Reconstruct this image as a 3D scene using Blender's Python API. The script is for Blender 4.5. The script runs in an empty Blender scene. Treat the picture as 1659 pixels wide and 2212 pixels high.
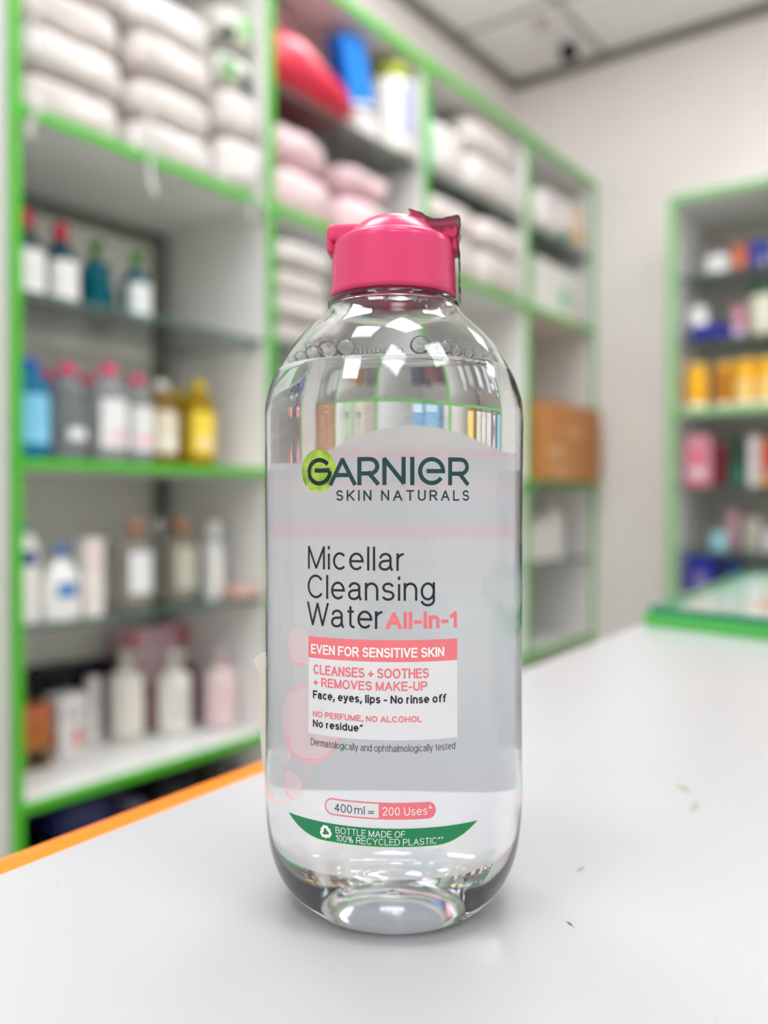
import bpy, bmesh, math, random
from mathutils import Vector, Matrix, noise

random.seed(7)
PI = math.pi
S = bpy.context.scene
COL = S.collection

# ------------------------------------------------------------------ camera
YAW = math.radians(36.07)
cam_data = bpy.data.cameras.new('camera')
cam = bpy.data.objects.new('camera', cam_data)
COL.objects.link(cam)
cam.location = (1.34, 0.0, 1.008)
cam.rotation_euler = (math.radians(90 - 0.63), 0, YAW)
cam_data.sensor_fit = 'VERTICAL'
cam_data.sensor_height = 36.0
cam_data.lens = 1915.0 / 2212.0 * 36.0
cam_data.clip_start = 0.01
cam_data.dof.use_dof = True
cam_data.dof.focus_distance = 0.218
cam_data.dof.aperture_fstop = 6.5
S.camera = cam

# ------------------------------------------------------------------ world, exposure
W = bpy.data.worlds.new('world')
S.world = W
W.use_nodes = True
W.node_tree.nodes['Background'].inputs[0].default_value = (0.95, 0.97, 1.0, 1)
W.node_tree.nodes['Background'].inputs[1].default_value = 3.0
S.view_settings.view_transform = 'Standard'
S.view_settings.look = 'None'
S.view_settings.exposure = -0.2
S.view_settings.gamma = 1.0
S.view_settings.use_curve_mapping = False
PANEL_POWER = 12.4          # emission of the ceiling light panels
cy = S.cycles
cy.max_bounces = 16
cy.transmission_bounces = 15
cy.glossy_bounces = 6
cy.diffuse_bounces = 5
cy.transparent_max_bounces = 32
cy.caustics_reflective = True
cy.caustics_refractive = True
cy.sample_clamp_indirect = 20.0
cy.use_adaptive_sampling = True
cy.adaptive_threshold = 0.06
cy.adaptive_min_samples = 12

# ------------------------------------------------------------------ materials
def srgb(r, g, b):
    def f(c):
        c /= 255.0
        return c / 12.92 if c <= 0.04045 else ((c + 0.055) / 1.055) ** 2.4
    return (f(r), f(g), f(b), 1.0)

_m = {}
def mat(rgb, rough=0.45, spec=0.5, trans=0.0, var=0.06, scale=30.0, metal=0.0, ior=1.45, sub=0.0, bump=0.0, name=None):
    """painted / plastic surface with a slight procedural variation"""
    key = (rgb, rough, spec, trans, var, scale, metal, ior, sub, bump)
    if key in _m: return _m[key]
    m = bpy.data.materials.new(name or 'surface_%d_%d_%d' % rgb)
    m.use_nodes = True
    nt = m.node_tree; n = nt.nodes; l = nt.links
    p = n['Principled BSDF']
    tc = n.new('ShaderNodeTexCoord'); nz = n.new('ShaderNodeTexNoise')
    nz.inputs['Scale'].default_value = scale; nz.inputs['Detail'].default_value = 4
    l.new(tc.outputs['Object'], nz.inputs['Vector'])
    mx = n.new('ShaderNodeMix'); mx.data_type = 'RGBA'; mx.blend_type = 'MULTIPLY'
    c = srgb(*rgb)
    mx.inputs[6].default_value = c
    rmp = n.new('ShaderNodeMapRange')
    rmp.inputs[1].default_value = 0.3; rmp.inputs[2].default_value = 0.7
    rmp.inputs[3].default_value = 1 - var; rmp.inputs[4].default_value = 1.0
    l.new(nz.outputs['Fac'], rmp.inputs[0])
    cb = n.new('ShaderNodeCombineColor')
    for i in range(3): l.new(rmp.outputs[0], cb.inputs[i])
    mx.inputs[0].default_value = 1.0
    l.new(cb.outputs[0], mx.inputs[7])
    l.new(mx.outputs[2], p.inputs['Base Color'])
    p.inputs['Roughness'].default_value = rough
    p.inputs['Specular IOR Level'].default_value = spec
    p.inputs['Transmission Weight'].default_value = trans
    p.inputs['Metallic'].default_value = metal
    p.inputs['IOR'].default_value = ior
    if sub:
        p.inputs['Subsurface Weight'].default_value = sub
        p.inputs['Subsurface Radius'].default_value = (0.004, 0.002, 0.002)
        p.inputs['Subsurface Scale'].default_value = 1.0
    if bump:
        b = n.new('ShaderNodeBump'); b.inputs['Strength'].default_value = bump; b.inputs['Distance'].default_value = 0.004
        l.new(nz.outputs['Fac'], b.inputs['Height']); l.new(b.outputs[0], p.inputs['Normal'])
    _m[key] = m
    return m

def glass_mat(name, col=(1, 1, 1, 1), ior=1.45, rough=0.0):
    m = bpy.data.materials.new(name); m.use_nodes = True
    nt = m.node_tree; n = nt.nodes; n.clear()
    o = n.new('ShaderNodeOutputMaterial'); g = n.new('ShaderNodeBsdfGlass')
    g.inputs['Color'].default_value = col; g.inputs['IOR'].default_value = ior; g.inputs['Roughness'].default_value = rough
    nt.links.new(g.outputs[0], o.inputs[0])
    return m

def film_mat(name, tint=(1, 1, 1, 1), haze=(0.9, 0.9, 0.9, 1), amount=0.1, gloss=0.5, translucent=0.0):
    """thin printed or clear film: part clear, part scattering, with a Fresnel sheen"""
    m = bpy.data.materials.new(name); m.use_nodes = True
    nt = m.node_tree; n = nt.nodes; n.clear(); l = nt.links
    o = n.new('ShaderNodeOutputMaterial')
    t = n.new('ShaderNodeBsdfTransparent'); t.inputs[0].default_value = tint
    d = n.new('ShaderNodeBsdfDiffuse'); d.inputs[0].default_value = haze
    s = d
    if translucent:
        tr = n.new('ShaderNodeBsdfTranslucent'); tr.inputs[0].default_value = haze
        s = n.new('ShaderNodeMixShader'); s.inputs[0].default_value = translucent
        l.new(d.outputs[0], s.inputs[1]); l.new(tr.outputs[0], s.inputs[2])
    mx = n.new('ShaderNodeMixShader'); mx.inputs[0].default_value = amount
    l.new(t.outputs[0], mx.inputs[1]); l.new(s.outputs[0], mx.inputs[2])
    if gloss:
        g = n.new('ShaderNodeBsdfGlossy'); g.inputs['Roughness'].default_value = 0.03
        f = n.new('ShaderNodeFresnel'); f.inputs[0].default_value = 1.3
        k = n.new('ShaderNodeMath'); k.operation = 'MULTIPLY'; k.inputs[1].default_value = gloss
        l.new(f.outputs[0], k.inputs[0])
        m2 = n.new('ShaderNodeMixShader'); l.new(k.outputs[0], m2.inputs[0])
        l.new(mx.outputs[0], m2.inputs[1]); l.new(g.outputs[0], m2.inputs[2]); mx = m2
    l.new(mx.outputs[0], o.inputs[0])
    return m

def emit_mat(name, col, power):
    m = bpy.data.materials.new(name); m.use_nodes = True
    nt = m.node_tree; n = nt.nodes; n.clear()
    o = n.new('ShaderNodeOutputMaterial'); e = n.new('ShaderNodeEmission')
    e.inputs[0].default_value = col; e.inputs[1].default_value = power
    nt.links.new(e.outputs[0], o.inputs[0])
    return m

WHITE = mat((236, 236, 234), 0.35, var=0.03)
LAMINATE = mat((236, 235, 233), 0.4, var=0.03)
GREEN = mat((74, 180, 32), 0.4, var=0.05)
PALEGREEN = mat((132, 196, 122), 0.4, var=0.05)
WALL = mat((242, 237, 233), 0.8, 0.2, var=0.03, scale=4)
GLASS_SHELF = film_mat('shelf_glass', (0.93, 0.97, 0.955, 1), (0.7, 0.82, 0.78, 1), 0.03, 0.8)
GLASS_EDGE = mat((74, 108, 98), 0.15, var=0.1)
METAL = mat((150, 150, 148), 0.3, metal=0.8)

# ------------------------------------------------------------------ mesh helpers
def mesh_obj(name, bm, material, parent=None, smooth=False, loc=None):
    me = bpy.data.meshes.new(name)
    bm.normal_update(); bm.to_mesh(me); bm.free()
    if smooth:
        for p in me.polygons: p.use_smooth = True
    o = bpy.data.objects.new(name, me)
    COL.objects.link(o)
    for mm in (material if isinstance(material, (list, tuple)) else [material]): me.materials.append(mm)
    if parent: o.parent = parent
    if loc: o.location = loc
    return o

def share(name, src, parent=None, loc=None, rotz=0.0):
    o = bpy.data.objects.new(name, src.data); COL.objects.link(o)
    if parent: o.parent = parent
    if loc: o.location = loc
    o.rotation_euler[2] = rotz
    return o

def add_box(bm, x0, x1, y0, y1, z0, z1, bev=0.0, seg=2):
    r = bmesh.ops.create_cube(bm, size=1.0)
    v = r['verts']
    for q in v:
        q.co = Vector(((x0 + x1) / 2 + q.co.x * (x1 - x0), (y0 + y1) / 2 + q.co.y * (y1 - y0), (z0 + z1) / 2 + q.co.z * (z1 - z0)))
    if bev:
        es = list({e for q in v for e in q.link_edges})
        bmesh.ops.bevel(bm, geom=es, offset=bev, segments=seg, affect='EDGES', profile=0.5)

def box(name, x0, x1, y0, y1, z0, z1, material, parent=None, bev=0.0, loc=None):
    bm = bmesh.new(); add_box(bm, x0, x1, y0, y1, z0, z1, bev)
    return mesh_obj(name, bm, material, parent, loc=loc)

def add_prism(bm, pts, z0, z1):
    a = [bm.verts.new((x, y, z0)) for x, y in pts]; b = [bm.verts.new((x, y, z1)) for x, y in pts]
    n = len(pts)
    bm.faces.new(a[::-1]); bm.faces.new(b)
    for i in range(n): bm.faces.new((a[i], a[(i + 1) % n], b[(i + 1) % n], b[i]))
    bmesh.ops.recalc_face_normals(bm, faces=bm.faces[:])

def add_lathe(bm, prof, seg=32, k=None, center=(0, 0, 0), a0=0.0):
    """prof: list of (r, z); k(z): depth ratio of the elliptical section"""
    rings = []
    cx, cyy, cz = center
    for r, z in prof:
        kk = k(z) if k else 1.0
        if r < 1e-7:
            rings.append([bm.verts.new((cx, cyy, cz + z))])
        else:
            rings.append([bm.verts.new((cx + r * math.cos(a0 + 2 * PI * i / seg), cyy + r * kk * math.sin(a0 + 2 * PI * i / seg), cz + z)) for i in range(seg)])
    for A, B in zip(rings[:-1], rings[1:]):
        if len(A) == 1 and len(B) == 1: continue
        for i in range(seg):
            j = (i + 1) % seg
            if len(A) == 1: bm.faces.new((A[0], B[j], B[i]))
            elif len(B) == 1: bm.faces.new((A[i], A[j], B[0]))
            else: bm.faces.new((A[i], A[j], B[j], B[i]))
    return rings

def lathe(name, prof, material, parent=None, seg=32, k=None, loc=None, smooth=True):
    bm = bmesh.new(); add_lathe(bm, prof, seg, k)
    bmesh.ops.recalc_face_normals(bm, faces=bm.faces[:])
    return mesh_obj(name, bm, material, parent, smooth, loc)

def smooth_prof(pts, n=6):
    out = []
    P = [pts[0]] + list(pts) + [pts[-1]]
    for i in range(1, len(P) - 2):
        p0, p1, p2, p3 = P[i - 1], P[i], P[i + 1], P[i + 2]
        for s in range(n):
            t = s / n
            out.append(tuple(0.5 * (2 * p1[c] + (p2[c] - p0[c]) * t + (2 * p0[c] - 5 * p1[c] + 4 * p2[c] - p3[c]) * t * t + (3 * p1[c] - p0[c] - 3 * p2[c] + p3[c]) * t ** 3) for c in (0, 1)))
    out.append(tuple(pts[-1]))
    return out

def add_tube(bm, pts, rad, seg=8):
    pts = [Vector(p) for p in pts]
    rings = []
    for i, p in enumerate(pts):
        d = (pts[min(i + 1, len(pts) - 1)] - pts[max(i - 1, 0)]).normalized()
        u = d.orthogonal().normalized() if i == 0 else (u - d * u.dot(d)).normalized()
        v = d.cross(u)
        r = rad[i] if isinstance(rad, (list, tuple)) else rad
        rings.append([bm.verts.new(p + u * r * math.cos(2 * PI * k / seg) + v * r * math.sin(2 * PI * k / seg)) for k in range(seg)])
    for A, B in zip(rings[:-1], rings[1:]):
        for i in range(seg): bm.faces.new((A[i], A[(i + 1) % seg], B[(i + 1) % seg], B[i]))
    bm.faces.new(rings[0][::-1]); bm.faces.new(rings[-1])

def thing(name, label, cat, loc=(0, 0, 0), rotz=0.0, group=None):
    o = bpy.data.objects.new(name, None); COL.objects.link(o)
    o.empty_display_size = 0.02
    o.location = loc; o.rotation_euler = (0, 0, rotz)
    return tag(o, label, cat, group)

def tag(o, label, cat, group=None):
    o['label'] = label; o['category'] = cat
    if group: o['group'] = group
    return o

def struct(o, label=None):
    o['kind'] = 'structure'
    if label: o['label'] = label
    return o

# ------------------------------------------------------------------ the room
XL, XR, YB, YF, ZC = -0.35, 3.45, 3.20, -2.2, 2.69
FLOORM = mat((206, 203, 198), 0.35, var=0.12, scale=6)
struct(box('floor', XL - .1, XR + .1, YF - .1, YB + .1, -.1, 0, FLOORM), 'pale grey shop floor')
struct(box('wall_left', XL - .1, XL, YF, YB, 0, ZC, WALL), 'off white side wall behind the tall green shelving')
struct(box('wall_back', XL - .1, XR + .1, YB, YB + .1, 0, ZC, WALL), 'off white end wall carrying the green display cabinet')
struct(box('wall_right', XR, XR + .1, YF, YB, 0, ZC, WALL), 'off white wall opposite the shelving')
struct(box('wall_front', XL - .1, XR + .1, YF - .1, YF, 0, ZC, WALL), 'off white front wall of the shop')

# suspended ceiling: slab, grey runners, tiles, light panels
ceil = struct(box('ceiling', XL - .1, XR + .1, YF - .1, YB + .1, ZC + .012, ZC + .1, mat((120, 118, 115), 0.8)), 'suspended ceiling of pale square tiles in a grey grid')
TILE = mat((236, 234, 232), 0.85, 0.2, var=0.04, scale=60)
RUNNER = mat((168, 165, 161), 0.5)
xs = [XL, .045] + [.045 + .6 * i for i in range(1, 7)]; xs = [v for v in xs if v < XR - .1] + [XR]
ys = [YB, 2.755] + [2.755 - .6 * i for i in range(1, 10)]; ys = [v for v in ys if v > YF + .1] + [YF]
LIGHTS = {(3, 1), (1, 2), (5, 1), (2, 3), (1, 4), (2, 6), (3, 5), (5, 5), (2, 8), (4, 7)}
panel_m = emit_mat('light_panel', (0.97, 0.985, 1.0, 1), PANEL_POWER)
for i in range(len(xs) - 1):
    for j in range(len(ys) - 1):
        x0, x1, y1, y0 = xs[i] + .012, xs[i + 1] - .012, ys[j] - .012, ys[j + 1] + .012
        if (i, j) in LIGHTS:
            t = thing('ceiling_light', 'square white light panel set flush in the tiled ceiling', 'ceiling light', ((x0 + x1) / 2, (y0 + y1) / 2, ZC), 0, 'square ceiling light panels')
            hx, hy = (x1 - x0) / 2, (y1 - y0) / 2
            bm = bmesh.new()
            add_box(bm, -hx, hx, -hy, -hy + .012, -.006, .011); add_box(bm, -hx, hx, hy - .012, hy, -.006, .011)
            add_box(bm, -hx, -hx + .012, -hy + .012, hy - .012, -.006, .011); add_box(bm, hx - .012, hx, -hy + .012, hy - .012, -.006, .011)
            mesh_obj('frame', bm, WHITE, t)
            box('diffuser', -hx + .0125, hx - .0125, -hy + .0125, hy - .0125, -.002, .008, panel_m, t)
        else:
            box('tile', x0, x1, y0, y1, ZC - .002, ZC + .01, TILE, ceil)
for v in xs[1:-1]: box('runner', v - .0115, v + .0115, YF, YB, ZC - .004, ZC + .011, RUNNER, ceil)
for v in ys[1:-1]:
    for a, b in zip(xs[:-1], xs[1:]): box('runner', a + .012, b - .012, v - .0115, v + .0115, ZC - .004, ZC + .011, RUNNER, ceil)
TRIMM = mat((128, 124, 120), 0.6)  # dark grey strips where the walls meet the ceiling
struct(box('trim_1', XL, XL + .028, YF, YB, ZC - .032, ZC - .005, TRIMM), 'grey strip under the ceiling above the shelving')
struct(box('trim_2', XL + .028, XR, YB - .028, YB, ZC - .032, ZC - .005, TRIMM), 'grey strip under the ceiling along the end wall')
# plain pier beside the first upright
struct(box('wall_pier', XL, -.004, .20, .806, 0, ZC - .034, mat((206, 206, 202), 0.7)), 'pale grey pier beside the first green upright')

# ------------------------------------------------------------------ tall shelving along the side wall
POST = [.818, 1.420, 2.034, 2.6435, 3.186]
ZA, ZB, ZD, ZTOP, ZG0, ZG1, ZG2 = 1.652, 1.073, .501, 2.208, 1.927, 1.357, .797
DEP = .345
BACKM = mat((228, 227, 221), 0.6, var=0.04)
shelving = thing('shelving_unit', 'tall white shelving with bright green edges running along the side wall', 'shelving', (0, 0, 0))
for y in POST:
    u = box('upright', -DEP, -.002, y - .009, y + .009, 0, ZTOP - .01, LAMINATE, shelving)
    box('edge_strip', -.0018, .0035, y - .0095, y + .0095, 0, ZTOP - .01, GREEN, u)
t = box('top_board', -DEP, -.002, POST[0] - .009, POST[-1] + .009, ZTOP - .0095, ZTOP + .0085, LAMINATE, shelving)
box('edge_strip', -.0018, .0035, POST[0] - .0115, POST[-1] + .0115, ZTOP - .0095, ZTOP + .0115, GREEN, t)
GY = {'a': ZG0, 'b': ZG1, 'c': ZG2}
for k in range(4):
    y0, y1 = POST[k] + .0095, POST[k + 1] - .0095
    box('back_panel', -DEP - .004, -DEP + .004, y0, y1, .02, ZTOP - .012, BACKM, shelving)
    if k == 0:
        box('back_rail', -DEP + .0045, -DEP + .016, y0 + .001, y1 - .001, 1.612, 1.640, mat((118, 122, 112), .5), shelving)
        box('corner_strip', -DEP + .0045, -DEP + .030, y1 - .034, y1 - .012, ZB + .0095, 1.611, mat((118, 122, 112), .5), shelving)
        box('corner_strip', -DEP + .0045, -DEP + .030, y1 - .034, y1 - .012, ZD + .0095, ZB - .0095, mat((118, 122, 112), .5), shelving)
    for z in (ZA, ZB, ZD, .06):
        b = box('shelf_board', -DEP + .0045, -.002, y0, y1, z - .009, z + .009, LAMINATE, shelving)
        box('edge_strip', -.0018, .0035, y0 - .001, y1 + .001, z - .0092, z + .0090, GREEN, b)
    for z in ([ZG1, ZG2] if k == 0 else [ZG0, ZG1, ZG2] if k == 1 else [ZG0, ZG2]):
        g = box('glass_shelf', -DEP + (.031 if k == 0 else .006), -.010, y0 + .002, y1 - .002, z - .003, z + .003, GLASS_SHELF, shelving)
        box('glass_edge', -.0098, -.0075, y0 + .002, y1 - .002, z - .0035, z + .0035, GLASS_EDGE, g)
        for yy in (y0 + .006, y1 - .006):
            for xx in (-.05, -.26):
                box('shelf_pin', xx - .006, xx + .006, yy - .006, yy + .006, z - .012, z - .0032, METAL, g, bev=.002)
        for yy in (y0 + .004, y1 - .004):
            box('support_rail', -.30, -.02, yy - .003, yy + .003, z - .0055, z - .0031, METAL, g)

# ------------------------------------------------------------------ display cabinet on the end wall
CX0, CX1, CYF = .386, 1.95, 2.88
cabinet = thing('display_cabinet', 'open display cabinet with pale green frame on the end wall', 'cabinet', (0, 0, 0))
for x in (CX0 + .012, 1.16, CX1 - .012):
    u = box('side_panel', x - .009, x + .009, CYF + .003, YB - .001, 0, 1.975, LAMINATE, cabinet)
    box('edge_strip', x - .012, x + .012, CYF - .004, CYF + .0028, 0, 1.975, PALEGREEN, u)
t = box('top_board', CX0 + .003, CX1 - .003, CYF + .003, YB - .001, 1.976, 1.994, LAMINATE, cabinet)
box('edge_strip', CX0, CX1, CYF - .004, CYF + .0028, 1.9755, 1.997, PALEGREEN, t)
for a, b in ((CX0 + .0215, 1.1505), (1.1695, CX1 - .0215)):
    box('back_panel', a, b, YB - .012, YB - .002, .02, 1.975, mat((176, 172, 166), .6), cabinet)
    for z in (1.297, .69, .06):
        s = box('shelf_board', a, b, CYF + .003, YB - .0125, z - .008, z + .008, LAMINATE, cabinet)
        box('edge_strip', a, b, CYF - .004, CYF + .0028, z - .010, z + .009, PALEGREEN, s)
    for z in (1.735, 1.525, 1.055, .848):
        g = box('glass_shelf', a + .002, b - .002, CYF + .02, YB - .014, z - .003, z + .003, GLASS_SHELF, cabinet)
        box('glass_edge', a + .002, b - .002, CYF + .0175, CYF + .0198, z - .0035, z + .0035, GLASS_EDGE, g)

# ------------------------------------------------------------------ white counter the bottle stands on
def counter_mat():
    m = bpy.data.materials.new('white_counter_laminate'); m.use_nodes = True
    nt = m.node_tree; n = nt.nodes; l = nt.links
    p = n['Principled BSDF']; p.inputs['Roughness'].default_value = 0.22
    p.inputs['Specular IOR Level'].default_value = 0.35
    tc = n.new('ShaderNodeTexCoord')
    base = srgb(193, 193, 195)
    cur = None
    # broad unevenness
    nz = n.new('ShaderNodeTexNoise'); nz.inputs['Scale'].default_value = 9; l.new(tc.outputs['Object'], nz.inputs['Vector'])
    mx = n.new('ShaderNodeMix'); mx.data_type = 'RGBA'
    mx.inputs[6].default_value = base; mx.inputs[7].default_value = srgb(189, 189, 192); l.new(nz.outputs['Fac'], mx.inputs[0])
    cur = mx.outputs[2]
    # fine dark specks of dirt
    vo = n.new('ShaderNodeTexVoronoi'); vo.inputs['Scale'].default_value = 120; l.new(tc.outputs['Object'], vo.inputs['Vector'])
    sz = n.new('ShaderNodeTexNoise'); sz.inputs['Scale'].default_value = 35; l.new(tc.outputs['Object'], sz.inputs['Vector'])
    th = n.new('ShaderNodeMapRange'); th.inputs[1].default_value = .52; th.inputs[2].default_value = .75; th.inputs[3].default_value = .0; th.inputs[4].default_value = .05
    l.new(sz.outputs['Fac'], th.inputs[0])
    lt = n.new('ShaderNodeMath'); lt.operation = 'LESS_THAN'; l.new(vo.outputs['Distance'], lt.inputs[0]); l.new(th.outputs[0], lt.inputs[1])
    f = n.new('ShaderNodeMath'); f.operation = 'MULTIPLY'; f.inputs[1].default_value = .55; l.new(lt.outputs[0], f.inputs[0])
    m2 = n.new('ShaderNodeMix'); m2.data_type = 'RGBA'; m2.inputs[7].default_value = srgb(120, 118, 116)
    l.new(f.outputs[0], m2.inputs[0]); l.new(cur, m2.inputs[6]); cur = m2.outputs[2]
    # scuffs: (x, y, half length, half width, direction, colour, strength)
    for x, y, hl, hw, ang, c, st in ((1.2345, .3385, .007, .0032, 2.25, (168, 160, 132), .75), (1.2440, .3205, .0085, .0022, 1.75, (165, 158, 138), .7),
                                     (1.2550, .3520, .0050, .0026, 2.4, (190, 186, 176), .6), (1.2660, .3250, .007, .0018, 1.9, (190, 186, 176), .5),
                                     (1.2450, .2120, .0022, .0007, 2.5, (70, 66, 64), .95), (1.2330, .2460, .004, .0009, 1.6, (150, 148, 146), .8)):
        mp = n.new('ShaderNodeMapping'); mp.vector_type = 'TEXTURE'
        mp.inputs['Location'].default_value = (x, y, .9); mp.inputs['Rotation'].default_value = (0, 0, ang); mp.inputs['Scale'].default_value = (hl, hw, .05)
        l.new(tc.outputs['Object'], mp.inputs[0])
        wob = n.new('ShaderNodeTexNoise'); wob.inputs['Scale'].default_value = 420; l.new(tc.outputs['Object'], wob.inputs['Vector'])
        ln = n.new('ShaderNodeVectorMath'); ln.operation = 'LENGTH'; l.new(mp.outputs[0], ln.inputs[0])
        ad = n.new('ShaderNodeMath'); ad.operation = 'ADD'; l.new(ln.outputs['Value'], ad.inputs[0]); l.new(wob.outputs['Fac'], ad.inputs[1])
        mr = n.new('ShaderNodeMapRange'); mr.inputs[1].default_value = .75; mr.inputs[2].default_value = 1.45; mr.inputs[3].default_value = st; mr.inputs[4].default_value = 0
        l.new(ad.outputs[0], mr.inputs[0])
        m3 = n.new('ShaderNodeMix'); m3.data_type = 'RGBA'; m3.inputs[7].default_value = srgb(*c)
        l.new(mr.outputs[0], m3.inputs[0]); l.new(cur, m3.inputs[6]); cur = m3.outputs[2]
    l.new(cur, p.inputs['Base Color'])
    return m

E0, E1 = (1.1241, -.30), (1.0604, .7685)          # the counter's edge over the aisle
counter = thing('shop_counter', 'white laminate shop counter with an orange edging strip under the bottle', 'counter', (0, 0, 0))
bm = bmesh.new(); add_prism(bm, [E0, (2.0, -.30), (2.0, .520), E1], .868, .8992)
mesh_obj('counter_top', bm, counter_mat(), counter)
bm = bmesh.new(); add_prism(bm, [(1.16, -.28), (1.96, -.28), (1.96, .50), (1.13, .71)], 0.0, .8675)
mesh_obj('counter_body', bm, LAMINATE, counter)
# orange T-moulding: rounded strip pressed on the edge
ex, ey = E1[0] - E0[0], E1[1] - E0[1]; L = math.hypot(ex, ey); ux, uy = ex / L, ey / L; nx, ny = -uy, ux
bm = bmesh.new()
prof = [(.0, .8992), (.006, .8994), (.0120, .8985), (.0152, .8962), (.0165, .8922), (.0165, .872), (.0145, .868), (.0, .868)]
def edge_ring(d): return [bm.verts.new((E0[0] + ux * d + nx * o, E0[1] + uy * d + ny * o, z)) for o, z in prof]
a, b = edge_ring(0.0), edge_ring(.73)
for i in range(len(prof)): bm.faces.new((a[i], a[(i + 1) % len(prof)], b[(i + 1) % len(prof)], b[i]))
bm.faces.new(a[::-1]); bm.faces.new(b)
bmesh.ops.recalc_face_normals(bm, faces=bm.faces[:])
o = mesh_obj('edge_moulding', bm, mat((255, 138, 22), .35, var=.04), counter); o['label'] = 'orange plastic edging strip'

# glass topped case that continues the counter
case = thing('glass_case', 'glass topped display case with green rim joining the white counter', 'display case', (0, 0, 0))
A_, B_, C_ = Vector((1.0640, .7705)), Vector((1.995, .5245)), Vector((1.0260, 1.290))
D_ = B_ + (C_ - A_)
def inset(p, t): c = (A_ + B_ + C_ + D_) / 4; d = c - p; return p + d.normalized() * t
quad = [A_, B_, D_, C_]
bm = bmesh.new(); add_prism(bm, quad, .897, .9095); g = mesh_obj('rim', bm, mat((82, 190, 84), .35), case)
bm = bmesh.new(); add_prism(bm, [inset(p, .006) for p in quad], .9101, .9165)
bm2 = bmesh.new(); add_prism(bm2, [inset(p, .014) for p in quad], .90955, .9097); mesh_obj('lining', bm2, mat((214, 222, 218), .6), case)
GTOP = film_mat('counter_glass', (.93, .97, .95, 1), (.7, .82, .78, 1), .03, .35)
gt = mesh_obj('glass_top', bm, GTOP, case)
for i in range(4):
    p, q = inset(quad[i], .0055), inset(quad[(i + 1) % 4], .0055)
    d = (q - p).normalized(); nn = Vector((d.y, -d.x)) * .0012
    bm = bmesh.new(); add_prism(bm, [p, q, q + nn, p + nn], .9102, .9165)
    mesh_obj('glass_edge', bm, mat((22, 132, 100), .12, var=.1), gt)
bm = bmesh.new(); add_prism(bm, [inset(p, .05) for p in quad], 0, .8965); mesh_obj('case_body', bm, LAMINATE, case)

def sheet(label, corners, z, col, pcol, cat='paper'):
    bm = bmesh.new(); add_prism(bm, corners, z, z + .0002)
    o = mesh_obj('paper_sheet', bm, mat(col, .6), None)
    c = Vector((sum(p[0] for p in corners) / 4, sum(p[1] for p in corners) / 4))
    bm = bmesh.new(); add_prism(bm, [tuple(c + (Vector(p) - c) * .72) for p in corners], z + .00021, z + .0003)
    mesh_obj('print', bm, mat(pcol, .6), o)
    tag(o, label, cat, 'papers under the counter glass')
sheet('white paper with pink print under the counter glass', [(1.085, .86), (1.20, .83), (1.25, 1.02), (1.135, 1.05)], .90972, (236, 232, 228), (232, 176, 168))
sheet('plain pale paper under the counter glass by its corner', [(1.078, .80), (1.14, .785), (1.15, .84), (1.082, .855)], .90972, (228, 226, 218), (222, 218, 208))

# ------------------------------------------------------------------ security camera on the ceiling
sc_ = thing('security_camera', 'small white ceiling security camera with a dark round lens', 'security camera', (-.03, 3.03, ZC - .0025))
lathe('base_plate', [(0, 0), (.055, 0), (.055, -.012), (.046, -.022), (0, -.022)], WHITE, sc_, 32)
lathe('ball_housing', smooth_prof([(0, -.07), (.024, -.066), (.036, -.050), (.040, -.034), (.036, -.0222), (0, -.0222)], 4), mat((226, 224, 222), .3), sc_, 24)
bm = bmesh.new(); bmesh.ops.create_uvsphere(bm, u_segments=24, v_segments=16, radius=.036)
l_ = mesh_obj('lens_dome', bm, mat((24, 26, 38), .1, .6), sc_, True, (.012, -.032, -.052)); l_['label'] = 'dark glossy lens dome'
det = thing('smoke_detector', 'small round beige detector on the ceiling beside the security camera', 'detector', (-.05, 2.845, ZC - .0025))
lathe('housing', [(0, 0), (.034, 0), (.034, -.010), (.026, -.020), (0, -.022)], mat((206, 196, 186), .5), det, 24)
lathe('sensor_cap', [(0, -.0222), (.012, -.0222), (.010, -.028), (0, -.029)], mat((186, 170, 160), .5), det, 16)

# ================================================================== the bottle in front
BZ = .900
BOT = thing('micellar_water_bottle', 'clear bottle of micellar water with pink flip cap standing on the white counter', 'bottle', (1.19833, .19893, BZ), YAW - math.radians(4.5))
RA, KB = .0353, .912
def sstep(a, b, x):
    t = min(1, max(0, (x - a) / (b - a))); return t * t * (3 - 2 * t)
def kz(z): return KB + (1 - KB) * sstep(.138, .160, z) + (.97 - KB) * (1 - sstep(.0, .022, z))
side = [(.0221, -.0008), (.0232, -.0006), (.0252, .0005), (.0278, .0027), (.0303, .0057), (.0324, .0096), (.0339, .0144), (.0348, .0207), (.0353, .0295),
        (.0352, .040), (.0351, .060), (.0351, .090), (.0352, .115), (.0353, .1260), (.0353, .1312), (.0349, .1354), (.0335, .1401), (.0312, .1449), (.0282, .1497),
        (.0248, .1537), (.0213, .1569), (.0190, .1592), (.0181, .1606)]
SP = smooth_prof(side, 5)
def rz(z):
    for (r0, z0), (r1, z1) in zip(SP[:-1], SP[1:]):
        if z0 <= z <= z1 and z1 > z0: return r0 + (r1 - r0) * (z - z0) / (z1 - z0)
    return RA
punt = smooth_prof([(0, .0046), (.005, .0044), (.010, .0036), (.0148, .0023), (.0185, .0009), (.0206, .0000), (.0214, -.0006)], 5)
neck = [(.0181, .1610), (.0181, .1624), (.0178, .1628), (.0150, .1630), (.0138, .1634), (.0137, .1768)]
outer = punt + SP + neck
TH = .0005
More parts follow.
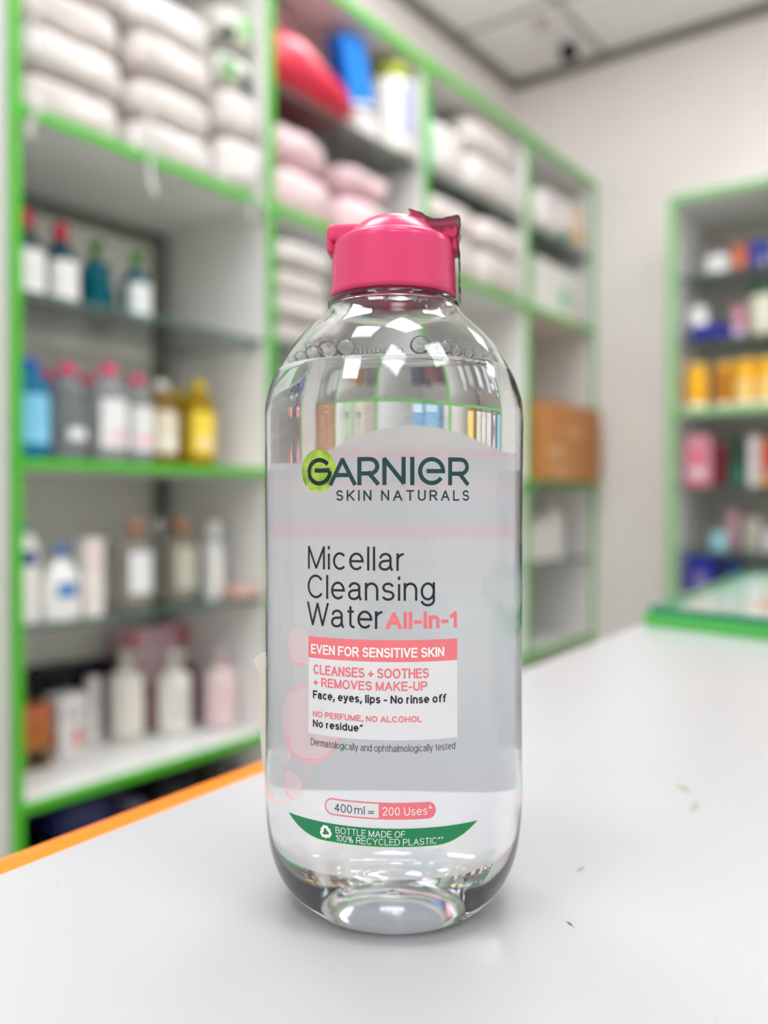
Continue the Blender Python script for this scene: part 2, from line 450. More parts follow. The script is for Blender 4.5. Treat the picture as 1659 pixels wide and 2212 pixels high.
def offset(prof, d):
    out = []
    for i, (r, z) in enumerate(prof):
        a = prof[max(i - 1, 0)]; b = prof[min(i + 1, len(prof) - 1)]
        tx, tz = b[0] - a[0], b[1] - a[1]; L = math.hypot(tx, tz) or 1
        out.append((max(r - tz / L * d, 0 if r < 1e-6 else 1e-4), z + tx / L * d))
    return out
inner_src = punt + SP + [(.0176, .1620), (.0150, .1622), (.0137, .1628), (.0137, .1768)]
inner = offset(inner_src, TH)
inner[0] = (0, punt[0][1] + TH * 1.5)
bm = bmesh.new()
add_lathe(bm, outer + inner[::-1], 144, kz)
bmesh.ops.recalc_face_normals(bm, faces=bm.faces[:])
PET = glass_mat('clear_plastic', (.986, .988, .996, 1), 1.46)
o = mesh_obj('body', bm, PET, BOT, True); o['label'] = 'clear plastic bottle body'
# liquid: reaches half way into the wall so that no air gap shows
WZ = .1440
liq = offset(inner_src, TH * .5); liq[0] = (0, punt[0][1] + TH)
lp = [p for p in liq if p[1] < WZ - .0004]
rw = next(r for r, z in liq if z >= WZ and r > .02)
lp += [(rw, WZ), (rw - .0006, WZ - .0003), (rw - .0016, WZ - .0007), (rw - .004, WZ - .0009), (0, WZ - .0009)]
bm = bmesh.new(); add_lathe(bm, lp, 144, kz); bmesh.ops.recalc_face_normals(bm, faces=bm.faces[:])
o = mesh_obj('liquid', bm, glass_mat('clear_water', (.997, .999, 1, 1), 1.333), BOT, True); o['label'] = 'clear liquid filling the bottle to the shoulder'

# ---- cap
PINK = mat((238, 76, 130), .22, .5, var=.03, sub=.0001)
_nt = PINK.node_tree; _p = _nt.nodes['Principled BSDF']; _p.inputs['Subsurface Weight'].default_value = 0
_tr = _nt.nodes.new('ShaderNodeBsdfTranslucent'); _tr.inputs[0].default_value = srgb(255, 120, 165)
_mx = _nt.nodes.new('ShaderNodeMixShader'); _mx.inputs[0].default_value = .22
_nt.links.new(_p.outputs[0], _mx.inputs[1]); _nt.links.new(_tr.outputs[0], _mx.inputs[2]); _nt.links.new(_mx.outputs[0], _nt.nodes['Material Output'].inputs[0])
cp = smooth_prof([(.0173, .1648), (.01705, .1700), (.0168, .1765), (.01668, .1785)], 3) + [(.0164, .1795), (.0158, .1803), (.0148, .1808), (.0060, .1811), (0, .1811)]
cin = [(0, .1786), (.0130, .1786), (.0150, .1782), (.0153, .1760), (.0156, .1655), (.0158, .1648)]
bm = bmesh.new(); add_lathe(bm, cp + cin + [cp[0]], 96); bmesh.ops.remove_doubles(bm, verts=bm.verts[:], dist=1e-6); bmesh.ops.recalc_face_normals(bm, faces=bm.faces[:])
cap = mesh_obj('cap', bm, PINK, BOT, True, (0, 0, -.0012)); cap['label'] = 'glossy pink flip cap'
bm = bmesh.new()      # thumb lip and hinge bar across the top
add_box(bm, -.0174, .0174, -.0062, .0062, .1798, .1843, .0013, 3)
add_box(bm, -.0180, -.0158, -.0048, .0048, .1768, .1838, .0010, 3)
add_box(bm, .0158, .0178, -.0048, .0048, .1768, .1841, .0009, 3)
mesh_obj('lid_bar', bm, PINK, cap)
dome = [(.0142, .1805), (.0130, .1819), (.0112, .1836), (.0090, .1852), (.0062, .1866), (.0030, .18735), (0, .1876)]
lathe('lid_dome', smooth_prof(dome, 3), PINK, cap, 64)
lathe('inner_plug', [(0, .1782), (.0122, .1782), (.0122, .1700), (.0112, .1694), (.0108, .1705), (.0108, .1740), (0, .1742)], PINK, cap, 48)
lathe('collar', [(.0142, .1643), (.0156, .1643), (.0155, .1655), (.0142, .1655), (.0142, .1643)], mat((205, 60, 110), .3), cap, 64)

# ---- tamper seal: clear film folded over the hinge
sp = [(.0044, .18775), (.0075, .1868), (.0098, .1853), (.0126, .1848), (.0150, .1852), (.0176, .1856), (.01815, .1845), (.0181, .1822), (.0175, .1797), (.0179, .1769), (.0181, .1735), (.0180, .1690), (.0181, .1667), (.0184, .1646)]
sp = smooth_prof(sp, 4)
bm = bmesh.new()
hw = .0055
ra = [bm.verts.new((x, -hw, z)) for x, z in sp]; rb = [bm.verts.new((x, hw, z)) for x, z in sp]
for i in range(len(sp) - 1): bm.faces.new((ra[i], ra[i + 1], rb[i + 1], rb[i]))
seal = mesh_obj('seal_film', bm, film_mat('seal_film_clear', (.50, .48, .50, 1), (.3, .4, .3, 1), .12, 1.0), BOT, True, (0, 0, -.0012))
seal['label'] = 'clear tamper seal folded over the cap hinge'
bm = bmesh.new()
for y in (-hw, hw): add_tube(bm, [(x, y, z) for x, z in sp], [.00016 + .00006 * math.sin(i * 1.7) for i in range(len(sp))], 6)
mesh_obj('seal_edge', bm, mat((34, 26, 30), .25), seal, True)
bm = bmesh.new()      # front flap of the seal hanging over the hinge
fa = [(x, z) for x, z in sp[:26] if x > .0092 and z > .180]
ta_ = [bm.verts.new((x, -hw - .0012, z)) for x, z in fa]; tb_ = [bm.verts.new((x, -hw - .0016, z - .0034 - .0006 * math.sin(i * 1.3))) for i, (x, z) in enumerate(fa)]
for i in range(len(fa) - 1): bm.faces.new((ta_[i], ta_[i + 1], tb_[i + 1], tb_[i]))
mesh_obj('seal_flap', bm, film_mat('seal_flap_film', (.50, .40, .46, 1), (.3, .2, .25, 1), .15, .8), seal, True)

# ---- flat label coordinates (millimetres: u along the wall from the front, z up) -> bottle surface
import bisect
_ts = [-3.3 + 6.6 * i / 6000 for i in range(6001)]
_us = [0.0]
for i in range(6000):
    tm = (_ts[i] + _ts[i + 1]) / 2
    _us.append(_us[-1] + math.hypot(RA * math.cos(tm), RA * KB * math.sin(tm)) * (6.6 / 6000))
_u0 = _us[3000]; _us = [u - _u0 for u in _us]
def t_of_u(u):
    i = min(max(bisect.bisect(_us, u) - 1, 0), 5999)
    return _ts[i] + (u - _us[i]) / (_us[i + 1] - _us[i]) * (_ts[i + 1] - _ts[i])
def on_wall(u_mm, z_mm, off):
    t = t_of_u(u_mm / 1000.0); z = z_mm / 1000.0; r = rz(z); k = kz(z)
    n = Vector((math.sin(t) / 1.0, -math.cos(t) / k, 0)).normalized()
    return Vector((r * math.sin(t), -r * k * math.cos(t), z)) + n * off

def wrap(bm, off):
    for v in bm.verts: v.co = on_wall(v.co.x, v.co.z, off + v.co.y)
    bmesh.ops.recalc_face_normals(bm, faces=bm.faces[:])
    return bm

def grid_patch(u0, u1, zlo, zhi, nu, nz):
    """zlo / zhi: numbers or functions of u"""
    bm = bmesh.new(); V = []
    for i in range(nu + 1):
        u = u0 + (u1 - u0) * i / nu
        a = zlo(u) if callable(zlo) else zlo; b = zhi(u) if callable(zhi) else zhi
        V.append([bm.verts.new((u, 0, a + (b - a) * j / nz)) for j in range(nz + 1)])
    for i in range(nu):
        for j in range(nz): bm.faces.new((V[i][j], V[i + 1][j], V[i + 1][j + 1], V[i][j + 1]))
    return bm

def disc(bm, cu, cz, ru, rz_, seg=40, clip=-30.0, rings=6):
    c = bm.verts.new((max(cu, clip), 0, cz)); prev = None
    for q in range(1, rings + 1):
        ring = [bm.verts.new((max(cu + ru * q / rings * math.cos(2 * PI * i / seg), clip), 0, cz + rz_ * q / rings * math.sin(2 * PI * i / seg))) for i in range(seg)]
        for i in range(seg):
            j = (i + 1) % seg
            bm.faces.new((c, ring[i], ring[j])) if prev is None else bm.faces.new((prev[i], ring[i], ring[j], prev[j]))
        prev = ring

def arc(cx, cy, rx, ry, a0, a1, n=None):
    n = n or max(6, int(abs(a1 - a0) / 9))
    return [(cx + rx * math.cos(math.radians(a0 + (a1 - a0) * i / n)), cy + ry * math.sin(math.radians(a0 + (a1 - a0) * i / n))) for i in range(n + 1)]

def stroke(bm, pts, w, closed=False, cap=True, y=0.0):
    """flat ribbon of width w along a polyline, mitred joints"""
    P = []
    for p in pts:
        p = Vector(p)
        if not P or (p - P[-1]).length > 1e-5: P.append(p)
    if closed and (P[0] - P[-1]).length < 1e-4: P = P[:-1]
    if not closed:
        for i in range(1, len(P) - 1):
            if (P[i] - P[i - 1]).normalized().dot((P[i + 1] - P[i]).normalized()) < -.35:      # sharp corner: two ribbons
                e = .25 * w
                a_, b_ = P[:i + 1], P[i:]
                a_ = a_[:-1] + [P[i] - (P[i - 1] - P[i]).normalized() * e]; b_ = [P[i] - (P[i + 1] - P[i]).normalized() * e] + b_[1:]
                if cap:
                    if len(a_) > 1: a_[0] = a_[0] - (a_[1] - a_[0]).normalized() * w / 2
                    b_[-1] = b_[-1] + (b_[-1] - b_[-2]).normalized() * w / 2
                stroke(bm, a_, w, False, False, y); stroke(bm, b_, w, False, False, y); return
    Q = []
    for i in range(len(P) if closed else len(P) - 1):
        a_, b_ = P[i], P[(i + 1) % len(P)]; k_ = max(1, int(math.ceil(abs(b_.x - a_.x) / 1.2)))
        if (a_ - b_).length > 200: k_ = 1
        Q += [a_ + (b_ - a_) * (q / k_) for q in range(k_)]
    P = Q if closed else Q + [P[-1]]
    n = len(P)
    if cap and not closed:
        P[0] = P[0] - (P[1] - P[0]).normalized() * w / 2
        P[-1] = P[-1] + (P[-1] - P[-2]).normalized() * w / 2
    Lf, Rt = [], []
    for i in range(n):
        a = P[i - 1] if (i > 0 or closed) else None
        b = P[(i + 1) % n] if (i < n - 1 or closed) else None
        d1 = (P[i] - a).normalized() if a is not None else None
        d2 = (b - P[i]).normalized() if b is not None else None
        d1 = d1 if d1 is not None else d2; d2 = d2 if d2 is not None else d1
        n1 = Vector((-d1.y, d1.x)); n2 = Vector((-d2.y, d2.x))
        mt = n1 + n2
        mt = mt.normalized() if mt.length > 1e-4 else n1
        s = min(1 / max(mt.dot(n1), .25), 2.6) * w / 2
        Lf.append(bm.verts.new((P[i].x + mt.x * s, y, P[i].y + mt.y * s))); Rt.append(bm.verts.new((P[i].x - mt.x * s, y, P[i].y - mt.y * s)))
    for i in range(n if closed else n - 1):
        j = (i + 1) % n
        bm.faces.new((Lf[i], Rt[i], Rt[j], Lf[j]))

# ---- stroke alphabet (cap height 1): width, [(points, cap, closed)]
def G_(W, *st): return (W, st)
def ln(*p): return (list(p), True, False)
def cv(*parts): return (sum([list(p) for p in parts], []), False, False)
def el(cx, cy, rx, ry): return (arc(cx, cy, rx, ry, 0, 360, 36), False, True)
def mixd(*parts): return (sum([list(p) for p in parts], []), True, False)
FONT = {
 'A': G_(.72, ln((0, 0), (.36, 1), (.72, 0)), (([(.13, .33), (.59, .33)]), False, False)),
 'B': G_(.62, ln((0, 0), (0, 1)), cv([(0, 1), (.3, 1)], arc(.32, .765, .25, .235, 90, -90), [(0, .53)]), cv([(0, .53), (.3, .53)], arc(.34, .265, .28, .265, 90, -90), [(0, 0)])),
 'C': G_(.70, cv(arc(.37, .5, .37, .5, 38, 322))),
 'D': G_(.68, ln((0, 0), (0, 1)), cv([(0, 1), (.26, 1)], arc(.28, .5, .4, .5, 90, -90), [(0, 0)])),
 'E': G_(.55, ln((.55, 1), (0, 1), (0, 0), (.55, 0)), ([(0, .53), (.5, .53)], True, False)),
 'F': G_(.52, ln((.52, 1), (0, 1), (0, 0)), ([(0, .51), (.45, .51)], True, False)),
 'H': G_(.62, ln((0, 0), (0, 1)), ln((.62, 0), (.62, 1)), ([(0, .52), (.62, .52)], False, False)),
 'I': G_(.0, ln((0, 0), (0, 1))),
 'K': G_(.62, ln((0, 0), (0, 1)), ln((.60, 1), (0, .36)), ln((.2, .57), (.62, 0))),
 'L': G_(.5, ln((0, 1), (0, 0), (.5, 0))),
 'M': G_(.76, ln((0, 0), (0, 1), (.38, 0), (.76, 1), (.76, 0))),
 'N': G_(.62, ln((0, 0), (0, 1), (.62, 0), (.62, 1))),
 'O': G_(.76, el(.38, .5, .38, .5)),
 'P': G_(.6, ln((0, 0), (0, 1)), cv([(0, 1), (.32, 1)], arc(.34, .725, .26, .275, 90, -90), [(0, .45)])),
 'R': G_(.62, ln((0, 0), (0, 1)), cv([(0, 1), (.32, 1)], arc(.34, .735, .26, .265, 90, -90), [(0, .47)]), ln((.32, .47), (.62, 0))),
 'S': G_(.58, cv(arc(.29, .75, .265, .25, 12, 245), [(.29, .5)], arc(.29, .26, .29, .26, 62, -168))),
 'T': G_(.6, ln((0, 1), (.6, 1)), ln((.3, 1), (.3, 0))),
 'U': G_(.6, mixd([(0, 1), (0, .3)], arc(.3, .3, .3, .3, 180, 360), [(.6, 1)])),
 'V': G_(.64, ln((0, 1), (.32, 0), (.64, 1))),
 'W': G_(.98, ln((0, 1), (.245, 0), (.49, 1), (.735, 0), (.98, 1))),
 'Y': G_(.64, ln((0, 1), (.32, .44), (.64, 1)), ln((.32, .44), (.32, 0))),
 'a': G_(.48, mixd(arc(.23, .52, .2, .2, 165, 0), [(.43, .46), (.43, .13), (.48, 0)]), cv([(.43, .42), (.2, .39)], arc(.19, .195, .19, .195, 90, 270), arc(.2, .23, .23, .23, -80, 0))),
 'c': G_(.48, cv(arc(.26, .36, .26, .36, 42, 318))),
 'd': G_(.5, el(.25, .36, .25, .36), ln((.5, 0), (.5, 1))),
 'e': G_(.52, cv([(.02, .37), (.52, .37)], arc(.26, .36, .26, .36, 8, 318))),
 'f': G_(.30, mixd(arc(.33, .83, .2, .17, 85, 180), [(.13, 0)]), ([(-.04, .66), (.32, .66)], False, False)),
 'g': G_(.5, el(.25, .36, .25, .36), mixd([(.5, .72), (.5, -.03)], arc(.25, -.05, .25, .22, 0, -160))),
 'h': G_(.46, ln((0, 0), (0, 1)), mixd(arc(.23, .43, .23, .29, 180, 0), [(.46, 0)])),
 'i': G_(.0, ln((0, 0), (0, .65)), ([(0, .95), (0, 1)], True, False)),
 'l': G_(.0, ln((0, 0), (0, 1))),
 'm': G_(.78, ln((0, 0), (0, .70)), mixd(arc(.195, .44, .195, .28, 180, 0), [(.39, 0)]), mixd(arc(.585, .44, .195, .28, 180, 0), [(.78, 0)])),
 'n': G_(.46, ln((0, 0), (0, .70)), mixd(arc(.23, .43, .23, .29, 180, 0), [(.46, 0)])),
 'o': G_(.52, el(.26, .36, .26, .36)),
 'p': G_(.5, ln((0, -.27), (0, .70)), el(.25, .36, .25, .36)),
 'r': G_(.25, ln((0, 0), (0, .70)), cv(arc(.25, .42, .25, .29, 180, 88))),
 's': G_(.42, cv(arc(.21, .54, .19, .18, 15, 245), [(.21, .37)], arc(.21, .18, .21, .18, 62, -165))),
 't': G_(.27, mixd([(.13, .90), (.13, .15)], arc(.27, .15, .14, .15, 180, 265)), ([(0, .71), (.27, .71)], False, False)),
 'u': G_(.46, mixd([(0, .70), (0, .26)], arc(.23, .26, .23, .26, 180, 360), [(.46, .30)]), ln((.46, .70), (.46, 0))),
 'y': G_(.46, ln((0, .70), (.23, 0)), mixd([(.46, .70), (.2, -.10)], arc(.08, -.12, .12, .15, -10, -100))),
 '0': G_(.5, el(.25, .5, .25, .5)),
 '1': G_(.26, ([(0, .74), (.13, .78), (.24, 1), (.24, 0)], True, False)),
 '2': G_(.5, mixd(arc(.25, .72, .25, .28, 170, -32), [(0, .0), (.5, 0)])),
 '4': G_(.52, ln((.38, 0), (.38, .96), (0, .27), (.52, .27))),
 '+': G_(.5, ([(0, .38), (.5, .38)], True, False), ([(.25, .13), (.25, .63)], True, False)),
 '-': G_(.26, ([(0, .37), (.26, .37)], True, False)),
 ',': G_(.06, ([(.05, .08), (.04, -.04), (-.03, -.2)], True, False)),
 '*': G_(.28, *[([(.14 - .2 * math.cos(a), .84 - .2 * math.sin(a)), (.14 + .2 * math.cos(a), .84 + .2 * math.sin(a))], False, False) for a in (PI / 2, PI / 6, -PI / 6)]),
 '^': G_(.34, ([(0, .72), (.17, 1.08), (.34, .72)], False, False)),
 '%': G_(.8, el(.17, .76, .17, .24), el(.63, .24, .17, .24), ([(.6, 1), (.2, 0)], False, False)),
 '=': G_(.5, ([(0, .22), (.5, .22)], True, False), ([(0, .52), (.5, .52)], True, False)),
}
def draw_text(bm, s, u0, u1, z0, h, w, track=.16, space=.30, thin={}):
    """set s between u0 and u1 with cap height h (mm) on baseline z0; w = stroke / cap height"""
    pen = 0.0; lay = []
    for ch in s:
        if ch == ' ': pen += space; continue
        W = FONT[ch][0]; lay.append((ch, pen)); pen += W + w + track
    total = pen - track
    sx = (u1 - u0) / total
    for ch, x in lay:
        W, st = FONT[ch]
        ww = w * (.6 if ch == '*' else 1.0)
        for pts, cp_, cl in st:
            q = [(u0 + (x + w / 2 + px) * sx, z0 + (ww / 2 + py * (1 - ww)) * h) for px, py in pts]
            stroke(bm, q, ww * h, cl, cp_)

INK = mat((22, 26, 38), .35, var=.02)
DGREEN = mat((14, 62, 62), .3, var=.03)
BLACKGREEN = mat((10, 34, 36), .3, var=.03)
LPINK = mat((233, 118, 128), .4, var=.02)
PWHITE = mat((244, 244, 246), .4, var=.02)
RGREEN = mat((24, 130, 82), .35, var=.03)

# clear front film with its faint outline
def dome_top(u): return 129.0 - 9.8 * abs((u - 2) / 27.5) ** 2.1
fl = mesh_obj('front_label', wrap(grid_patch(-30, 30, 22.5, dome_top, 60, 30), .00006), film_mat('clear_label_film', (1, 1, 1, 1), (.95, .95, .95, 1), .035, .25), BOT, True)
fl['label'] = 'clear printed label film on the bottle front'
def part(name, bm, m, off, smooth=False): return mesh_obj(name, wrap(bm, off), m, fl, smooth)
bm = bmesh.new(); stroke(bm, [(-30 + 60 * i / 80, dome_top(-30 + 60 * i / 80)) for i in range(81)], .16, cap=False)
stroke(bm, [(-30, 22.5 + i * 4.0) for i in range(24)], .14, cap=False)
part('film_edge', bm, film_mat('film_edge_line', (1, 1, 1, 1), (.98, .98, .98, 1), .16, .3), .00009)

# pink print bubbles
BUBF = film_mat('pink_bubble_print', (1, .90, .91, 1), (.93, .72, .75, 1), .36, 0)
BUBR = film_mat('pink_bubble_rim_print', (1, .8, .83, 1), (.90, .54, .60, 1), .6, 0)
bm = bmesh.new()
disc(bm, -23.3, 71.7, 4.75, 4.75); disc(bm, -20.5, 53.0, 9.6, 9.7, 56, rings=8); disc(bm, -26.0, 36.7, 3.7, 3.2)
part('bubble_print', bm, BUBF, .00009)
bm = bmesh.new()
def crescent(cu, cz, r, a0, a1, wmax, clip=-30.0):
    n = 28; A_l, B_l = [], []
    for i in range(n + 1):
        a = math.radians(a0 + (a1 - a0) * i / n); w = .12 + wmax * math.sin(PI * i / n)
        A_l.append(bm.verts.new((max(cu + r * math.cos(a), clip), 0, cz + r * math.sin(a)))); B_l.append(bm.verts.new((max(cu + (r - w) * math.cos(a), clip), 0, cz + (r - w) * math.sin(a))))
    for i in range(n):
        try: bm.faces.new((A_l[i], A_l[i + 1], B_l[i + 1], B_l[i]))
        except ValueError: pass
crescent(-23.3, 71.7, 4.75, 150, 330, .75); crescent(-20.5, 53.0, 9.65, 200, 370, 1.0); crescent(-20.5, 53.0, 9.65, 40, 175, .35); crescent(-26.0, 36.7, 3.5, 100, 300, .45)
crescent(-33.2, 45.5, 6.7, -62, 60, .8); crescent(-33.0, 46.8, 5.4, -20, 58, .35)
part('bubble_rim_print', bm, BUBR, .00012)

# panels
part('white_panel', grid_patch(-20.2, 18.13, 50.9, 69.75, 40, 4), film_mat('white_panel_print', (1, 1, 1, 1), (.80, .81, .83, 1), .80, .1), .00015)
part('pink_band', grid_patch(-20.2, 18.13, 69.7, 74.95, 40, 2), film_mat('pink_band_print', (1, .7, .7, 1), srgb(238, 126, 132), .95, .1), .00016)

# brand roundel and name
def leaf_mat():
    m = bpy.data.materials.new('leaf_print'); m.use_nodes = True; nt = m.node_tree; n = nt.nodes; l = nt.links
    p = n['Principled BSDF']; p.inputs['Roughness'].default_value = .35
    tc = n.new('ShaderNodeTexCoord'); nz = n.new('ShaderNodeTexNoise'); nz.inputs['Scale'].default_value = 260; nz.inputs['Detail'].default_value = 3
    l.new(tc.outputs['Object'], nz.inputs['Vector'])
    r = n.new('ShaderNodeValToRGB'); e = r.color_ramp.elements
    e[0].position = .32; e[0].color = srgb(74, 128, 30); e[1].position = .66; e[1].color = srgb(182, 206, 84)
    x = e.new(.5); x.color = srgb(136, 180, 52)
    l.new(nz.outputs['Fac'], r.inputs[0]); l.new(r.outputs[0], p.inputs['Base Color'])
    return m
bm = bmesh.new(); disc(bm, -17.15, 115.7, 5.15, 5.2, 48)
part('leaf_roundel', bm, leaf_mat(), .00013)
bm = bmesh.new()
stroke(bm, [(-20.4, 111.7), (-18.6, 114.2), (-16.4, 116.4), (-12.6, 118.0)], .16); stroke(bm, [(-20.4, 111.7), (-20.5, 114.5), (-20.1, 117.5), (-18.9, 120.2)], .14)
stroke(bm, [(-20.4, 111.7), (-17.6, 112.0), (-14.6, 112.9)], .13); stroke(bm, [(-18.6, 114.2), (-18.3, 117), (-17.0, 120.6)], .1); stroke(bm, [(-16.4, 116.4), (-14.6, 115.0), (-12.4, 114.4)], .1)
part('leaf_vein', bm, mat((206, 222, 140), .4), .00016)
CAPH = 6.75; BASE = 112.1; SW = 1.03
def letter(bm, strokes, u0, u1):
    W = u1 - u0 - SW; H = CAPH - SW
    for pts, cp_, cl in strokes:
        stroke(bm, [(u0 + SW / 2 + x * W, BASE + SW / 2 + y * H) for x, y in pts], SW, cl, cp_)
bm = bmesh.new()
letter(bm, [cv(arc(.5, .5, .5, .5, 38, 362)), ([(.99, .55), (.28, .55)], False, False)], -20.35, -13.2)
part('brand_initial', bm, BLACKGREEN, .00020)
bm = bmesh.new()
letter(bm, [ln((0, 0), (.5, 1), (1, 0)), ([(.2, .34), (.8, .34)], False, False)], -13.9, -6.85)
RR = [ln((0, 0), (0, 1)), cv([(0, 1), (.55, 1)], arc(.6, .70, .40, .30, 90, -90), [(0, .40)]), ln((.55, .40), (1.0, 0))]
letter(bm, RR, -6.58, -1.2)
letter(bm, [ln((0, 0), (0, 1), (1, 0), (1, 1))], -.5, 5.1)
letter(bm, [ln((.5, 0), (.5, 1))], 6.15, 7.2)
letter(bm, [cv([(.28, .5), (1, .5)], arc(.5, .5, .5, .5, 4, 326))], 8.05, 14.8)
letter(bm, RR, 15.6, 21.25)
part('brand_lettering', bm, DGREEN, .00020)
bm = bmesh.new(); draw_text(bm, 'SKIN NATURALS', -12.05, 21.35, 108.35, 2.58, .155, track=.36, space=.55)
part('range_lettering', bm, mat((18, 44, 52), .3), .00020)

# product name
bm = bmesh.new()
draw_text(bm, 'Micellar', -20.3, 4.95, 91.6, 5.75, .100, track=.135)
draw_text(bm, 'Cleansing', -20.4, 12.3, 84.4, 5.85, .100, track=.13)
draw_text(bm, 'Water', -20.6, -.2, 77.6, 5.85, .100, track=.10)
part('product_lettering', bm, INK, .00020)
bm = bmesh.new(); draw_text(bm, 'All-in-1', .4, 18.1, 77.6, 4.15, .215, track=.10)
part('claim_lettering', bm, LPINK, .00020)
bm = bmesh.new(); draw_text(bm, 'EVEN FOR SENSITIVE SKIN', -19.3, 14.6, 70.75, 2.35, .17, track=.13, space=.34)
part('band_lettering', bm, PWHITE, .00021)
bm = bmesh.new()
draw_text(bm, 'CLEANSES + SOOTHES', -18.6, 10.75, 65.75, 2.4, .17, track=.12, space=.34)
draw_text(bm, '+ REMOVES MAKE-UP', -18.6, 10.4, 62.75, 2.25, .17, track=.12, space=.34)
draw_text(bm, 'NO PERFUME, NO ALCOHOL', -18.75, 9.05, 55.2, 1.5, .19, track=.12, space=.34)
part('pink_lettering', bm, LPINK, .00021)
bm = bmesh.new()
draw_text(bm, 'Face, eyes, lips - No rinse off', -18.75, 15.15, 59.7, 2.0, .19, track=.12, space=.34)
draw_text(bm, 'No residue*', -18.75, -5.2, 52.7, 1.85, .19, track=.12, space=.34)
draw_text(bm, 'Dermatologically and ophthalmologically tested', -19.35, 17.5, 48.1, 1.75, .09, track=.12, space=.32)
part('black_lettering', bm, INK, .00021)

# uses pill
def pill_pts(u0, u1, z0, z1):
    r = (z1 - z0) / 2; c = (z0 + z1) / 2
    return arc(u0 + r, c, r, r, 90, 270, 12) + arc(u1 - r, c, r, r, -90, 90, 12)
bm = bmesh.new()
stroke(bm, pill_pts(-15.0, 12.4, 32.0, 35.75)[0:13] + [(-1.2, 32.0), (-1.2, 35.75)], .34, closed=True)
r_ = (35.9 - 31.85) / 2
def pill_hi(u): return 35.9 if u < 12.55 - r_ else 31.85 + r_ + math.sqrt(max(0, r_ * r_ - (u - 12.55 + r_) ** 2))
def pill_lo(u): return 31.85 if u < 12.55 - r_ else 31.85 + r_ - math.sqrt(max(0, r_ * r_ - (u - 12.55 + r_) ** 2))
g = grid_patch(-1.2, 12.55, pill_lo, pill_hi, 48, 2)
tmp = bpy.data.meshes.new('t'); g.to_mesh(tmp); g.free(); bm.from_mesh(tmp); bpy.data.meshes.remove(tmp)
part('uses_pill', bm, LPINK, .00018)
bm = bmesh.new()
def pl_hi(u): return 35.6 if u > -15 + 1.75 else 33.85 + math.sqrt(max(0, 1.75 ** 2 - (u + 15 - 1.9) ** 2))
def pl_lo(u): return 32.15 if u > -15 + 1.75 else 33.85 - math.sqrt(max(0, 1.75 ** 2 - (u + 15 - 1.9) ** 2))
part('uses_pill_ground', grid_patch(-14.8, -1.3, pl_lo, pl_hi, 40, 2), film_mat('white_pill_print', (1, 1, 1, 1), (.93, .94, .95, 1), .7, .1, .25), .00014)
bm = bmesh.new(); draw_text(bm, '400', -12.45, -7.9, 32.8, 2.05, .10, track=.13); draw_text(bm, 'ml', -7.3, -4.75, 32.8, 2.0, .10, track=.14); draw_text(bm, '=', -3.95, -2.45, 32.8, 1.7, .12)
part('volume_lettering', bm, INK, .00022)
bm = bmesh.new(); draw_text(bm, '200 Uses^', -.45, 11.5, 32.85, 2.0, .10, track=.16, space=.36)
part('uses_lettering', bm, PWHITE, .00022)

# green boat shaped band
def boat_lo(u):
    t = abs((u + 1.7) / 25.5); return 25.2 + 4.45 * max(0, (t - .55) / .45) ** 2.0
part('recycled_band', grid_patch(-27.1, 23.75, boat_lo, 29.68, 64, 3), RGREEN, .00018)
bm = bmesh.new(); stroke(bm, [(-27.1 + 50.85 * i / 70, boat_lo(-27.1 + 50.85 * i / 70)) for i in range(71)], .16, cap=False)
part('band_rim', bm, mat((120, 200, 90), .4), .00019)
bm = bmesh.new()
draw_text(bm, 'BOTTLE MADE OF', -12.2, 5.0, 27.5, 1.6, .10, track=.14, space=.34)
draw_text(bm, '100% RECYCLED PLASTIC**', -12.2, 14.4, 25.6, 1.6, .10, track=.13, space=.34)
part('recycled_lettering', bm, PWHITE, .00022)
bm = bmesh.new()
for k in range(3):
    a = 2 * PI * k / 3
    def R(x, y): return (-14.95 + x * math.cos(a) - y * math.sin(a), 27.35 + x * math.sin(a) + y * math.cos(a))
    stroke(bm, [R(-1.15, .1), R(-.5, 1.28), R(.36, 1.28), R(.72, .66)], .68, cap=False)
    f = [bm.verts.new((R(*p)[0], 0, R(*p)[1])) for p in ((.08, .62), (1.5, .95), (1.05, -.06))]; bm.faces.new(f)
part('recycling_mark', bm, PWHITE, .00022)

